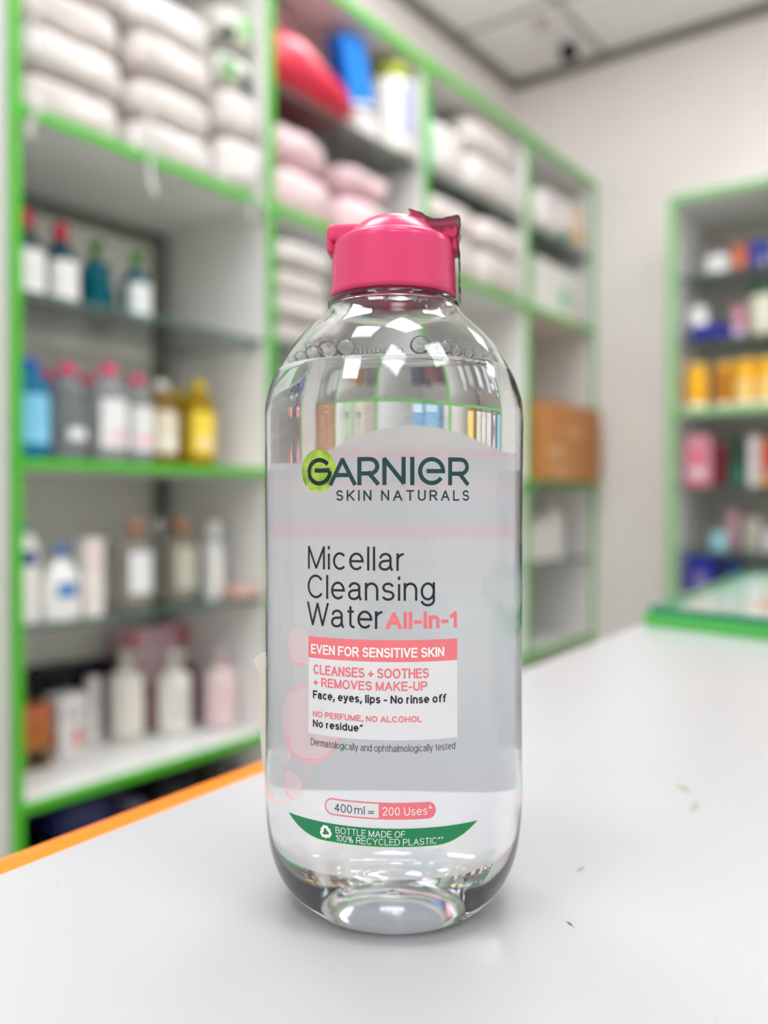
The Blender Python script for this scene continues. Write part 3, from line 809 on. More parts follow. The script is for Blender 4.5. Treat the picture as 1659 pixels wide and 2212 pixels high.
# ---- back label seen through the liquid, its edge peeling at the side
def back_mat():
    m = bpy.data.materials.new('back_label_paper'); m.use_nodes = True; nt = m.node_tree; n = nt.nodes; n.clear(); l = nt.links
    o = n.new('ShaderNodeOutputMaterial')
    tc = n.new('ShaderNodeTexCoord'); sep = n.new('ShaderNodeSeparateXYZ'); l.new(tc.outputs['Object'], sep.inputs[0])
    r = n.new('ShaderNodeValToRGB'); r.color_ramp.interpolation = 'LINEAR'; e = r.color_ramp.elements
    stops = [(0.0, (214, 217, 220)), (.18, (210, 214, 218)), (.36, (222, 226, 228)), (.52, (226, 232, 234)), (.60, (222, 226, 229)), (.69, (226, 226, 230)), (.715, (230, 206, 214)), (.735, (228, 210, 216)), (.75, (212, 216, 222)),
             (.80, (214, 218, 222)), (.845, (222, 214, 216)), (.87, (208, 210, 214)), (.91, (204, 206, 210)), (.925, (222, 196, 202)), (.94, (214, 206, 206)), (.96, (216, 216, 212))]
    e[0].position = stops[0][0]; e[0].color = srgb(*stops[0][1]); e[1].position = 1.0; e[1].color = srgb(218, 218, 212)
    for p_, c in stops[1:]: x = e.new(p_); x.color = srgb(*c)
    mr = n.new('ShaderNodeMapRange'); mr.inputs[1].default_value = .022; mr.inputs[2].default_value = .132; l.new(sep.outputs['Z'], mr.inputs[0])
    mp = n.new('ShaderNodeMapping'); mp.inputs['Scale'].default_value = (6, 6, 420); l.new(tc.outputs['Object'], mp.inputs[0])
    nz = n.new('ShaderNodeTexNoise'); nz.inputs['Scale'].default_value = 1.0; l.new(mp.outputs[0], nz.inputs['Vector'])
    ad = n.new('ShaderNodeMath'); ad.operation = 'MULTIPLY_ADD'; ad.inputs[1].default_value = .03; l.new(nz.outputs['Fac'], ad.inputs[0]); l.new(mr.outputs[0], ad.inputs[2])
    l.new(ad.outputs[0], r.inputs[0])
    d = n.new('ShaderNodeBsdfDiffuse'); t = n.new('ShaderNodeBsdfTranslucent')
    l.new(r.outputs[0], d.inputs[0]); l.new(r.outputs[0], t.inputs[0])
    s = n.new('ShaderNodeMixShader'); s.inputs[0].default_value = .72
    l.new(d.outputs[0], s.inputs[1]); l.new(t.outputs[0], s.inputs[2]); l.new(s.outputs[0], o.inputs[0])
    return m
HALF = _us[-1]     # arc to the rear; the label runs from side to side around the back
def u_at(deg): 
    t = math.radians(deg); i = int((t + 3.3) / 6.6 * 6000); return _us[min(max(i, 0), 6000)] * 1000
def back_patch():
    bm = bmesh.new(); V = []; nu, nzz = 96, 40
    for i in range(nu + 1):
        t = math.radians(97 + 166 * i / nu); q = (i / nu - .5) * 2
        th = abs(166 * (i / nu - .5) + 2.5); zt = .1306 - .0043 * min(th / 20, 1.6) ** 2; zb = .0232 + .0006 * q
        col_ = []
        for j in range(nzz + 1):
            z = zb + (zt - zb) * j / nzz; r = rz(z); k = kz(z)
            n_ = Vector((math.sin(t), -math.cos(t) / k, 0)).normalized()
            col_.append(bm.verts.new(Vector((r * math.sin(t), -r * k * math.cos(t), z)) + n_ * .00006))
        V.append(col_)
    for i in range(nu):
        for j in range(nzz): bm.faces.new((V[i][j], V[i + 1][j], V[i + 1][j + 1], V[i][j + 1]))
    bmesh.ops.recalc_face_normals(bm, faces=bm.faces[:])
    return bm
bl = mesh_obj('back_label', back_patch(), back_mat(), BOT, True); bl['label'] = 'pale back label seen through the clear liquid'
bm = bmesh.new()
po = [(-.0352, .0660), (-.0372, .0656), (-.0388, .0645), (-.0394, .0634), (-.0388, .0621), (-.0379, .0610), (-.0376, .058), (-.0375, .050), (-.0374, .042), (-.0370, .036), (-.0362, .0315), (-.0350, .030), (-.0352, .040), (-.0352, .050), (-.0352, .060), (-.0352, .064)]
fa = [bm.verts.new((x, .0005, z)) for x, z in po]; fb = [bm.verts.new((x - .0001, .0013 + .0006 * math.sin(i), z)) for i, (x, z) in enumerate(po)]
bm.faces.new(fa); bm.faces.new(fb[::-1])
for i in range(len(po)): bm.faces.new((fa[i], fa[(i + 1) % len(po)], fb[(i + 1) % len(po)], fb[i]))
bmesh.ops.recalc_face_normals(bm, faces=bm.faces[:])
o = mesh_obj('peeling_edge', bm, mat((238, 234, 222), .5), bl); o['label'] = 'cream curled edge of the back label'

# ---- bubbles along the water line
BUB = film_mat('bubble_skin', (1, 1, 1, 1), (.97, .97, .97, 1), .2, 1.0)
def wall_in(px, z, gap):
    x = (px - 850) * .000112 ; r = rz(z) - gap
    t = math.asin(max(-1, min(1, x / r))) ; t += math.radians(4.5)
    return Vector((r * math.sin(t), -r * kz(z) * math.cos(t), z))
DZ = WZ - .1457
for px, z, r in ((615, .1468, .0013), (637, .1472, .0018), (668, .1476, .0024), (700, .1481, .0027), (742, .1480, .0025), (905, .1484, .0026), (935, .1474, .0017), (958, .1480, .0020), (985, .1472, .0016), (1015, .1470, .0014)):
    bm = bmesh.new(); bmesh.ops.create_uvsphere(bm, u_segments=20, v_segments=12, radius=r)
    for v in bm.verts: v.co.z *= .85
    mesh_obj('bubble', bm, BUB, BOT, True, wall_in(px, z + DZ, r * .92 + .0006))
bm = bmesh.new()
rs = random.Random(3)
spots = [(765 + i * 9.5, .1465, .0006 + .00022 * rs.random()) for i in range(11)]
spots += [(rs.uniform(600, 720), rs.uniform(.1462, .1512), rs.uniform(.0002, .0005)) for _ in range(40)]
spots += [(rs.uniform(900, 1090), rs.uniform(.1462, .1500), rs.uniform(.0002, .0005)) for _ in range(60)]
spots += [(rs.uniform(815, 925), rs.uniform(.1604, .1618), rs.uniform(.0002, .0006)) for _ in range(36)]
for px, z, r in spots:
    z += DZ if z < .155 else -.0012
    x = (px - 850) * .000112
    if abs(x) > rz(z) - .003: continue
    p = wall_in(px, z, r + .0006)
    bmesh.ops.create_icosphere(bm, subdivisions=2, radius=r, matrix=Matrix.Translation(p))
o = mesh_obj('foam', bm, BUB, BOT, True); o['kind'] = 'stuff'; o['label'] = 'fine foam along the water line'

# ================================================================== goods on the shelves
SH = PI / 2          # local front (-y) turned towards the aisle (+x)
TA, TB, TDD = ZA + .0092, ZB + .0092, ZD + .0092            # tops of the boards
TG0, TG1, TG2 = ZG0 + .0032, ZG1 + .0032, ZG2 + .0032       # tops of the glass shelves
GAP = .0004

def clearish(rgb, clear=.55):
    return film_mat('tinted_plastic_%d_%d_%d' % rgb, tuple(srgb(*rgb)[:3]) + (1,), srgb(*rgb), 1 - clear, .8, .4)

_shape = {}
def shared(key, build, name, material, parent, smooth=True):
    """one mesh per shape and material, reused by every alike piece"""
    k = (key, material.name)
    if k not in _shape:
        bm = build(); bmesh.ops.recalc_face_normals(bm, faces=bm.faces[:])
        o = mesh_obj(name, bm, material, parent, smooth); _shape[k] = o
        return o
    return share(name, _shape[k], parent)

def lathe_bm(prof, seg=28, k=None):
    bm = bmesh.new(); add_lathe(bm, prof, seg, k); return bm

def wrap_bm(r, z0, z1, half, k=1.0, n=16):
    """curved label panel hugging a round body, facing local -y"""
    bm = bmesh.new(); V = []
    for i in range(n + 1):
        a = -PI / 2 - half + 2 * half * i / n
        V.append([bm.verts.new((r * math.cos(a), r * k * math.sin(a), z)) for z in (z0, (z0 + z1) / 2, z1)])
    for i in range(n):
        for j in range(2): bm.faces.new((V[i][j], V[i + 1][j], V[i + 1][j + 1], V[i][j + 1]))
    return bm

# --- same kind of bottle as the one in front, on the shelf
SB = smooth_prof([(0, .002), (.020, .0), (.027, .003), (.033, .012), (.0353, .028), (.0353, .130), (.0335, .141), (.0282, .1506), (.020, .159), (.0178, .163), (.0160, .165), (0, .165)], 2)
SC = smooth_prof([(.0, .1652), (.0172, .1652), (.0168, .1785), (.015, .1810), (.0100, .183), (.006, .1866), (0, .1875)], 2)
def shelf_micellar(label, y, d, z, cap, body, lab, s=.96, group='micellar bottles on the shelf', patch=None, clear=.55, name='cleanser_bottle'):
    t = thing(name, label, 'bottle', (-d, y, z + GAP), SH + random.uniform(-.15, .15), group)
    t.scale = (s, s, s)
    shared('smb%d' % int(clear * 100), lambda: lathe_bm(SB), 'body', clearish_c(body, clear), t)
    shared('smc', lambda: lathe_bm(SC), 'cap', mat(cap, .3), t)
    if lab: shared('sml', lambda: wrap_bm(.0356, .028, .118, 1.0), 'front_label', mat(lab, .5), t)
    if patch: shared('smp', lambda: wrap_bm(.0359, .040, .062, .55), 'print', mat(patch, .5), t)
    return t
_cc = {}
def clearish_c(rgb, clear):
    if (rgb, clear) not in _cc: _cc[(rgb, clear)] = clearish(rgb, clear)
    return _cc[(rgb, clear)]

PKC = (234, 60, 120)
shelf_micellar('blue bottle with blue cap at the upright end of the pink capped bottles', .892, .080, TB, (10, 96, 190), (40, 150, 200), (132, 206, 240), clear=.25, name='cleanser_bottle')
shelf_micellar('clear pink capped bottle behind the blue bottle, half hidden', .985, .175, TB, PKC, (196, 200, 204), (206, 208, 210))
shelf_micellar('clear pink capped bottle standing next to the blue bottle', .972, .085, TB, PKC, (196, 200, 204), None, patch=(236, 236, 234))
shelf_micellar('clear pink capped bottle in the rear between two front ones', 1.077, .175, TB, PKC, (196, 200, 204), (216, 216, 218))
shelf_micellar('clear pink capped bottle with broad white label in mid row', 1.053, .075, TB, PKC, (214, 216, 218), (236, 236, 236), s=1.0, patch=(236, 200, 206))
shelf_micellar('clear pink capped bottle next to the amber bottle', 1.138, .100, TB, PKC, (210, 212, 214), (234, 234, 234), patch=(240, 190, 200))
shelf_micellar('amber bottle with white cap and cream label', 1.216, .118, TB, (238, 230, 226), (176, 140, 70), (232, 222, 196), clear=.3, s=.95, patch=(238, 232, 226))
shelf_micellar('yellow oil bottle half hidden behind the front yellow one', 1.333, .205, TB, (216, 186, 20), (190, 150, 20), (220, 190, 60), clear=.25, s=.96)
shelf_micellar('yellow oil bottle with yellow cap at the row end', 1.306, .105, TB, (226, 196, 24), (200, 164, 30), (246, 216, 70), clear=.25, s=1.0, patch=(240, 214, 170))

# --- hair care bottles on the upper glass shelf
TBp = smooth_prof([(0, .0), (.024, .0), (.0285, .003), (.030, .012), (.030, .078), (.027, .094), (.018, .106), (.0115, .112), (.0110, .118), (0, .118)], 2)
TCp = [(0, .1182), (.0125, .1182), (.0130, .122), (.0118, .146), (.0070, .150), (0, .151)]
PCp = [(0, .1182), (.0100, .1182), (.0100, .128), (.0050, .130), (.0048, .136), (0, .136)]
def tonic(label, y, d, z, cap, body, lab, s=1.0, trig=False):
    t = thing('tonic_bottle', label, 'bottle', (-d, y, z + GAP), SH + random.uniform(-.1, .1), 'tonic bottles on the upper glass shelf')
    t.scale = (s, s, s)
    shared('tnb', lambda: lathe_bm(TBp), 'body', clearish_c(body, .2), t)
    if trig:
        shared('tnp', lambda: lathe_bm(PCp), 'collar', mat(cap, .35), t)
        def nz():
            bm = bmesh.new(); add_box(bm, -.007, .007, -.026, .012, .1365, .149, .003); add_box(bm, -.003, .003, -.030, -.0255, .140, .146, .001); return bm
        shared('tnz', nz, 'nozzle', mat(cap, .35), t, False)
    else:
        shared('tnc', lambda: lathe_bm(TCp), 'cap', mat(cap, .35), t)
    if lab: shared('tnl', lambda: wrap_bm(.0303, .006, .082, 1.15), 'front_label', mat(lab, .5), t)
tonic('dark bottle with crimson cap and white label beside the upright', .902, .105, TG1, (186, 16, 62), (70, 104, 110), (240, 238, 236), 1.12)
tonic('teal bottle with crimson cap and white label on the glass', .979, .115, TG1, (186, 16, 62), (24, 98, 112), (240, 238, 236), 1.10)
tonic('teal blue bottle with green nozzle and no white label', 1.058, .120, TG1, (60, 140, 20), (0, 120, 140), None, 1.0, True)
tonic('bottle with green nozzle standing behind the teal ones', 1.150, .225, TG1, (60, 140, 20), (90, 130, 100), None, .95, True)
tonic('teal bottle with green nozzle and white label at the row end', 1.150, .115, TG1, (70, 150, 20), (60, 130, 140), (232, 236, 234), 1.0, True)

# --- cartons
def carton(name, label, cat, x, y, z, w, dep, h, col, patches=(), rotz=SH, group=None, tilt=0.0, bev=.0015, rough=.4, flap=True):
    """x, y: centre of the footprint; patches (face F or S, u0, u1, v0, v1, colour) in fractions"""
    t = thing(name, label, cat, (x, y, z + GAP), rotz, group)
    t.rotation_euler[1] = tilt
    box('body', -w / 2, w / 2, -dep / 2, dep / 2, 0, h, mat(col, rough), t, bev)
    if flap:
        box('flap', -w / 2 + .001, w / 2 - .001, -dep / 2 + .001, dep / 2 - .001, h + .00005, h + .0009, mat(tuple(int(c * .96) for c in col), rough), t)
    for f, u0, u1, v0, v1, c in patches:
        if f == 'F': box('print', -w / 2 + u0 * w, -w / 2 + u1 * w, -dep / 2 - .0006, -dep / 2 - .0001, v0 * h, v1 * h, mat(c, rough), t)
        elif f == 'L': box('print', -w / 2 - .0006, -w / 2 - .0001, -dep / 2 + u0 * dep, -dep / 2 + u1 * dep, v0 * h, v1 * h, mat(c, rough), t)
        else: box('print', w / 2 + .0001, w / 2 + .0006, -dep / 2 + u0 * dep, -dep / 2 + u1 * dep, v0 * h, v1 * h, mat(c, rough), t)
    return t

# --- lotion bottles on the lower glass shelf
LB = smooth_prof([(0, 0), (.024, 0), (.0275, .004), (.0285, .02), (.0285, .10), (.0255, .128), (.0180, .148), (.0115, .153), (0, .153)], 2)
def lotion(name, label, y, d, z, prof, cap, body, s=1.0, k=.62, mark=None, lab=None, clear=None, group='lotion bottles on the lower glass shelf', rotz=None):
    t = thing(name, label, 'bottle', (-d, y, z + GAP), SH if rotz is None else rotz, group)
    t.scale = (s, s, s)
    zt = prof[-1][1]; rmax = max(r for r, _ in prof)
    key = (name, label)
    bm = lathe_bm([(r_q, max(z_q, 0)) for r_q, z_q in prof], 28, lambda q: k); bmesh.ops.recalc_face_normals(bm, faces=bm.faces[:])
    mesh_obj('body', bm, clearish_c(body, clear) if clear else mat(body, .35), t, True)
    cr, ch, cc = cap
    lathe('cap', [(0, zt + .0002), (cr, zt + .0002), (cr, zt + ch * .85), (cr * .85, zt + ch), (0, zt + ch)], mat(cc, .35), t, 20)
    if lab:
        z0, z1, c, half = lab
        bm = wrap_bm(rmax + .0004, z0, z1, half, k); mesh_obj('front_label', bm, mat(c, .5), t, True)
    if mark:
        z0, z1, c, half = mark
        bm = wrap_bm(rmax + .0008, z0, z1, half, k); mesh_obj('emblem', bm, mat(c, .5), t, True)
    return t
lotion('lotion_bottle', 'tall white lotion bottle with navy emblem beside the upright', .866, .055, TG2, LB, (.010, .016, (60, 150, 160)), (240, 238, 234), 1.0, .62, (.100, .124, (28, 52, 140), .45))
SQ = smooth_prof([(0, 0), (.032, 0), (.036, .004), (.036, .055), (.032, .078), (.018, .100), (.011, .110), (0, .110)], 2)
lotion('lotion_bottle', 'squat white lotion bottle with blue cap and blue emblem', .934, .050, TG2, SQ, (.0115, .024, (92, 134, 196)), (240, 240, 238), 1.0, .6, (.040, .066, (74, 136, 200), .55))
carton('slim_carton', 'slim upright white carton beside the squat lotion bottle', 'carton', -.050, .993, TG2, .036, .034, .140, (238, 230, 226), (('F', .2, .8, .62, .9, (238, 214, 214)),))
RC = smooth_prof([(0, 0), (.030, 0), (.036, .004), (.038, .014), (.038, .118), (.034, .130), (.016, .138), (.013, .146), (0, .146)], 2)
lotion('perfume_bottle', 'clear beige bottle with copper cap and white label', 1.103, .062, TG2, RC, (.0165, .026, (184, 132, 96)), (196, 192, 180), 1.0, .7, None, (.032, .112, (236, 238, 240), .75), .35)
lotion('perfume_bottle', 'beige bottle with copper cap standing further along the shelf', 1.236, .082, TG2, RC, (.0165, .026, (184, 132, 96)), (190, 188, 172), 1.0, .7, None, (.030, .115, (196, 194, 178), .8), .35)
lotion('perfume_bottle', 'bottle with white cap half hidden behind the copper capped pair', 1.262, .185, TG2, RC, (.0155, .028, (222, 220, 218)), (200, 198, 192), .98, .7, None, None, .3)
TW = smooth_prof([(0, 0), (.021, 0), (.024, .004), (.024, .105), (.019, .118), (.009, .124), (.009, .130), (0, .130)], 2)
lotion('lotion_bottle', 'slender white bottle with round white cap near the second upright', 1.336, .092, TG2, TW, (.0165, .034, (232, 232, 230)), (226, 228, 226), 1.0, .8, None, (.02, .10, (236, 236, 232), .8))
t = thing('soap_bar', 'small peach soap bar lying near the shelf edge', 'soap', (-.050, 1.378, TG2 + GAP), SH)
box('wrapper', -.034, .034, -.022, .022, 0, .026, mat((216, 172, 156), .5), t, .006)
box('band', -.012, .012, -.0225, .0225, .0005, .0265, mat((226, 196, 184), .5), t, .003)

# --- goods on the bottom visible board
carton('tea_carton', 'orange brown carton with purple and green base beside the upright', 'carton', -.175, .945, TDD, .070, .050, .118, (182, 104, 40), (('F', .05, .95, .03, .32, (104, 100, 70)), ('F', .35, .75, .08, .26, (150, 110, 170)), ('F', .1, .9, .78, .95, (206, 110, 80)), ('L', .05, .95, .03, .32, (96, 100, 60))))
carton('medicine_carton', 'white carton with red print in the front row', 'carton', -.205, 1.048, TDD, .062, .050, .118, (240, 236, 236), (('F', .5, .8, .12, .45, (226, 130, 120)), ('F', .2, .8, .62, .74, (190, 186, 190)), ('L', .3, .75, .10, .42, (228, 140, 130)), ('L', .2, .8, .6, .72, (180, 176, 182))))
carton('slim_carton', 'narrow white carton standing just behind the red printed carton', 'carton', -.200, 1.106, TDD, .022, .022, .142, (232, 226, 226), (('F', .2, .8, .5, .9, (220, 206, 208)),))
carton('dark_carton', 'very dark purple carton in the rear beside the tea carton', 'carton', -.300, 1.078, TDD, .085, .05, .158, (26, 16, 34), (('F', .2, .8, .5, .8, (48, 30, 60)),))
carton('dark_carton', 'very dark purple carton in the rear behind the first pump bottle', 'carton', -.300, 1.175, TDD, .090, .05, .155, (32, 18, 44), (('F', .2, .8, .4, .8, (54, 34, 70)),))

PB = smooth_prof([(0, 0), (.030, 0), (.0345, .004), (.0355, .014), (.0355, .108), (.0325, .122), (.018, .131), (.0135, .134), (0, .134)], 2)
def pump(label, y, d, z, body, s=1.0, print_=None, rotz=SH, group='pump bottles on the lower board'):
    t = thing('pump_bottle', label, 'pump bottle', (-d, y, z + GAP), rotz, group); t.scale = (s, s, s)
    shared('pbb', lambda: lathe_bm(PB, 28), 'body', mat(body, .35), t)
    shared('pbc', lambda: lathe_bm([(0, .1342), (.0145, .1342), (.0145, .146), (.009, .149), (0, .149)], 20), 'collar', mat(body, .3), t)
    shared('pbs', lambda: lathe_bm([(0, .1492), (.0045, .1492), (.0045, .160), (0, .160)], 12), 'stem', mat(body, .3), t)
    def head():
        bm = bmesh.new(); add_lathe(bm, smooth_prof([(0, .1602), (.013, .1602), (.014, .165), (.012, .172), (0, .174)], 2), 20)
        add_box(bm, -.006, .006, -.038, -.005, .1625, .1705, .003); return bm
    shared('pbh', head, 'pump_head', mat(body, .3), t)
    if print_: shared('pbl', lambda: wrap_bm(.0358, .030, .095, .7), 'front_label', mat(print_, .5), t)
pump('cream white pump bottle beside the dark cartons', 1.188, .200, TDD, (240, 236, 228), 1.08, (238, 232, 220))
pump('cream white pump bottle with grey green print in front of the pink gift box', 1.275, .150, TDD, (240, 237, 230), 1.03, (218, 218, 208))
pump('pale pink pump bottle nearest the second upright', 1.370, .105, TDD, (236, 214, 216), 1.02, (232, 204, 208), rotz=SH - .5)
carton('gift_box', 'large pink gift box with red corners at the rear of the board', 'gift box', -.283, 1.318, TDD, .170, .055, .215, (226, 186, 196), (('F', .02, .14, .78, .97, (200, 40, 70)), ('F', .86, .98, .78, .97, (214, 44, 72)), ('F', .2, .8, .3, .8, (234, 206, 214)), ('L', .1, .9, .1, .9, (214, 170, 184)), ('F', .05, .95, .02, .2, (130, 50, 76))))
carton('maroon_carton', 'maroon carton standing between the white and the pink pump bottles', 'carton', -.200, 1.352, TDD, .040, .04, .125, (132, 66, 88), (('F', .2, .8, .15, .4, (170, 110, 136)),))
carton('maroon_carton', 'small maroon carton glimpsed between the two white pump bottles', 'carton', -.205, 1.245, TDD, .030, .03, .105, (136, 78, 84), (('F', .2, .8, .2, .8, (150, 90, 96)),))

# --- dim goods below the bottom visible board
def soft_bm(w, d, h, nx=14, ny=10, nz_=8, e=.32, puff=.12, wob=.006, seed=0):
    """puffy wrapped pack: superellipsoid box with creases"""
    bm = bmesh.new(); bmesh.ops.create_cube(bm, size=2.0)
    bmesh.ops.subdivide_edges(bm, edges=bm.edges[:], cuts=9, use_grid_fill=True)
    for v in bm.verts:
        c = v.co.copy()
        L = (abs(c.x) ** (1 / e) + abs(c.y) ** (1 / e) + abs(c.z) ** (1 / e)) ** e
        m_ = max(abs(c.x), abs(c.y), abs(c.z)); c = c / L * m_ if L > 0 else c
        f = 1 + puff * ((1 - c.x * c.x) * (1 - c.y * c.y) if abs(c.z) > .6 else 0)
        q = Vector((c.x * w / 2, c.y * d / 2, c.z * h / 2 * f))
        nn = noise.noise(Vector((q.x * 28 + seed, q.y * 28, q.z * 40)))
        q += c.normalized() * nn * wob
        v.co = Vector((q.x, q.y, q.z + h / 2))
    zmin = min(v.co.z for v in bm.verts); 
    for v in bm.verts: v.co.z -= zmin
    return bm

def wrap_plastic(rgb, rough=.28):
    return mat(rgb, rough, .6, var=.10, scale=22, bump=.35)

def pack(name, label, cat, x, y, z, w, d, h, col, rotz=SH, group=None, prints=(), seed=None, tail=None, seam=True, e=.17, wob=.005, puff=.06, tilt=None, taper=0.0):
    """prints: (u0, u1, v0, v1, colour) on the front face, as fractions"""
    t = thing(name, label, cat, (x, y, z + GAP), rotz, group)
    if tilt: t.rotation_euler = tilt
    s = random.random() * 50 if seed is None else seed
    bm = soft_bm(w, d, h, seed=s, e=e, wob=wob, puff=puff)
    if taper:
        for v in bm.verts: v.co.z *= 1 - taper * sstep(-.5, .5, v.co.x / w)
    t['top'] = max(v.co.z for v in bm.verts) + GAP
    mats = [wrap_plastic(col)]
    for q, (u0, u1, v0, v1, c) in enumerate(prints):
        mats.append(wrap_plastic(c))
        for f in bm.faces:
            p = f.calc_center_median()
            if (p.y < -d * .30 or abs(p.x) > w * .44) and u0 <= p.x / w + .5 <= u1 and v0 <= p.z / h <= v1: f.material_index = q + 1
    mesh_obj('wrapping', bm, mats, t, True)
    if seam:
        bm = bmesh.new(); n = 14
        A = [bm.verts.new((-(w / 2 * .985), (-.5 + i / n) * d * .7, h / 2 + .003 * math.sin(i * 2.1 + s))) for i in range(n + 1)]
        B = [bm.verts.new((-(w / 2 + .005), (-.5 + i / n) * d * .74, h / 2 + .006 * math.sin(i * 2.9 + s))) for i in range(n + 1)]
        for i in range(n): bm.faces.new((A[i], A[i + 1], B[i + 1], B[i]))
        so = mesh_obj('crimped_seam', bm, wrap_plastic(col), t, True)
        md = so.modifiers.new('thick', 'SOLIDIFY'); md.thickness = .0012
    if tail:
        for tx, ln_, seedt in tail:
            bm = bmesh.new(); n = 10; pa, pb = [], []
            for i in range(n + 1):
                q = i / n; zz = h * .30 - ln_ * q; yy = -d / 2 - .018 - .005 * math.sin(q * 5 + seedt); xx = tx * w + .004 * math.sin(q * 6 + seedt); ww = .004 + .004 * q
                pa.append(bm.verts.new((xx - ww, yy + .002 * math.sin(i * 2), zz))); pb.append(bm.verts.new((xx + ww, yy, zz)))
            for i in range(n): bm.faces.new((pa[i], pa[i + 1], pb[i + 1], pb[i]))
            so = mesh_obj('plastic_tail', bm, film_mat('clear_wrap', (1, 1, 1, 1), (.92, .92, .90, 1), .8, .8, .4), t, True)
            md = so.modifiers.new('thick', 'SOLIDIFY'); md.thickness = .0006
    return t

FL = .06 + .0092
carton('storage_crate', 'dark green crate low under the shelving beside the orange edged counter', 'crate', -.16, 1.015, FL, .195, .28, .325, (6, 56, 36), (('F', .1, .9, .75, .9, (10, 74, 48)),), flap=False)
pack('beige_bundle', 'grey beige bundle low between the first upright and the green crate', 'bundle', -.16, .872, FL, .070, .24, .28, (140, 132, 126), wob=.006)
pack('folded_bag', 'navy blue folded bag lying on top of the green crate', 'bag', -.15, .985, FL + .3256, .125, .22, .060, (18, 26, 84), wob=.007, seam=False)
pack('folded_bag', 'grey violet folded bag lying on the green crate', 'bag', -.13, 1.085, FL + .3256, .055, .20, .040, (84, 78, 104), wob=.005, seam=False)
pack('refuse_sack', 'black plastic sack low under the shelving near the second upright', 'sack', -.16, 1.222, FL, .185, .26, .365, (16, 18, 30), wob=.012, e=.3, seam=False)
pack('cloth_bundle', 'grey cloth bundle squeezed between the black sack and second upright', 'bundle', -.16, 1.366, FL, .068, .24, .345, (104, 100, 94), wob=.007, seam=False)
pack('refuse_sack', 'grey cloth bundle low under the second shelf bay', 'bundle', -.16, 1.56, FL, .24, .26, .26, (110, 104, 98), wob=.016, e=.45)

# --- white wrapped packs above, first bay
PW, PW2, PW3 = (220, 212, 207), (214, 205, 200), (226, 220, 217)
GRP = 'white wrapped packs on the top shelf'
def col_stack(y, w, d, xs_, hs, labels, tails, cols, prints={}):
    z = TA
    for i, (h, lb) in enumerate(zip(hs, labels)):
        z += pack('wadding_pack', lb, 'pack', xs_[i], y, z, w, d, h, cols[i % len(cols)], group=GRP, tail=tails.get(i), prints=prints.get(i, ()))['top'] + .0005
    return z
col_stack(.944, .216, .30, (-.155, -.150, -.160, -.155), (.068, .070, .072, .072), ('white wrapped pack lowest in the stack beside the first upright', 'white wrapped pack second from below beside the first upright', 'white wrapped pack third from below beside the first upright', 'white wrapped pack topmost beside the first upright'),
          {0: [(-.46, .075, 0.0)], 2: [(-.44, .09, 1.0)]}, (PW, PW3, PW2))
col_stack(1.168, .206, .30, (-.150, -.155, -.150, -.155), (.068, .070, .076, .072), ('white wrapped pack lowest in the middle stack above the hanging tail', 'white wrapped pack second from below in the middle stack', 'white wrapped pack third from below in the middle stack', 'white wrapped pack topmost in the middle stack, cut by the picture edge'),
          {0: [(-.40, .105, 2.0)], 1: [(-.42, .07, .6)]}, (PW3, PW, PW2))
ztop = col_stack(1.341, .122, .29, (-.140, -.145), (.105, .090), ('white wrapped pack lowest next to the second upright', 'white wrapped pack upper next to the second upright'), {0: [(.05, .10, .3), (.28, .07, 2.2)]}, (PW3, PW))
pack('printed_pack', 'white pack with green and black print above the white packs', 'pack', -.16, 1.346, ztop + .006, .112, .28, .07, (214, 214, 206), prints=((.1, .45, .2, .8, (96, 160, 84)), (.55, .9, .1, .6, (70, 76, 72))))
pack('printed_pack', 'pale pack with green flashes and dark print, topmost near second upright', 'pack', -.16, 1.346, ztop + .096, .112, .28, .075, (206, 204, 196), prints=((.5, .85, .4, .9, (140, 206, 120)), (.1, .4, .1, .5, (84, 84, 82))))

# --- second bay, top
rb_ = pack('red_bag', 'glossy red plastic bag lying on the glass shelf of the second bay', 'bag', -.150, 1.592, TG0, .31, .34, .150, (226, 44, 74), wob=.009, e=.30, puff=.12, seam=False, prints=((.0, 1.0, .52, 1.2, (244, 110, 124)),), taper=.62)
pack('mauve_bag', 'dusky mauve bag lying on top of the red bag', 'bag', -.19, 1.535, TG0 + .166, .19, .22, .085, (150, 106, 112), wob=.008, e=.3, seam=False)
carton('small_carton', 'small white carton under the leaning blue carton', 'carton', -.055, 1.805, TG0, .078, .06, .066, (236, 232, 228), (('F', .2, .8, .3, .7, (224, 214, 214)),))
b_ = carton('blue_carton', 'bright blue carton leaning beside the red bag', 'carton', -.055, 1.797, TG0 + .066 + .0165, .10, .045, .165, (10, 132, 232), (('F', .05, .95, .0, .06, (236, 236, 236)), ('L', .05, .95, .1, .95, (12, 90, 190))), tilt=math.radians(-17))
JB = smooth_prof([(0, 0), (.040, 0), (.045, .005), (.045, .120), (.040, .132), (.030, .138), (0, .138)], 2)
lotion('canister', 'white canister with yellow green lid and lilac print on the glass shelf', 1.945, .055, TG0, JB, (.034, .030, (164, 178, 40)), (228, 224, 216), 1.45, 1.0, (.03, .125, (176, 182, 214), .45), None, None, None)
PKP = (240, 212, 216)
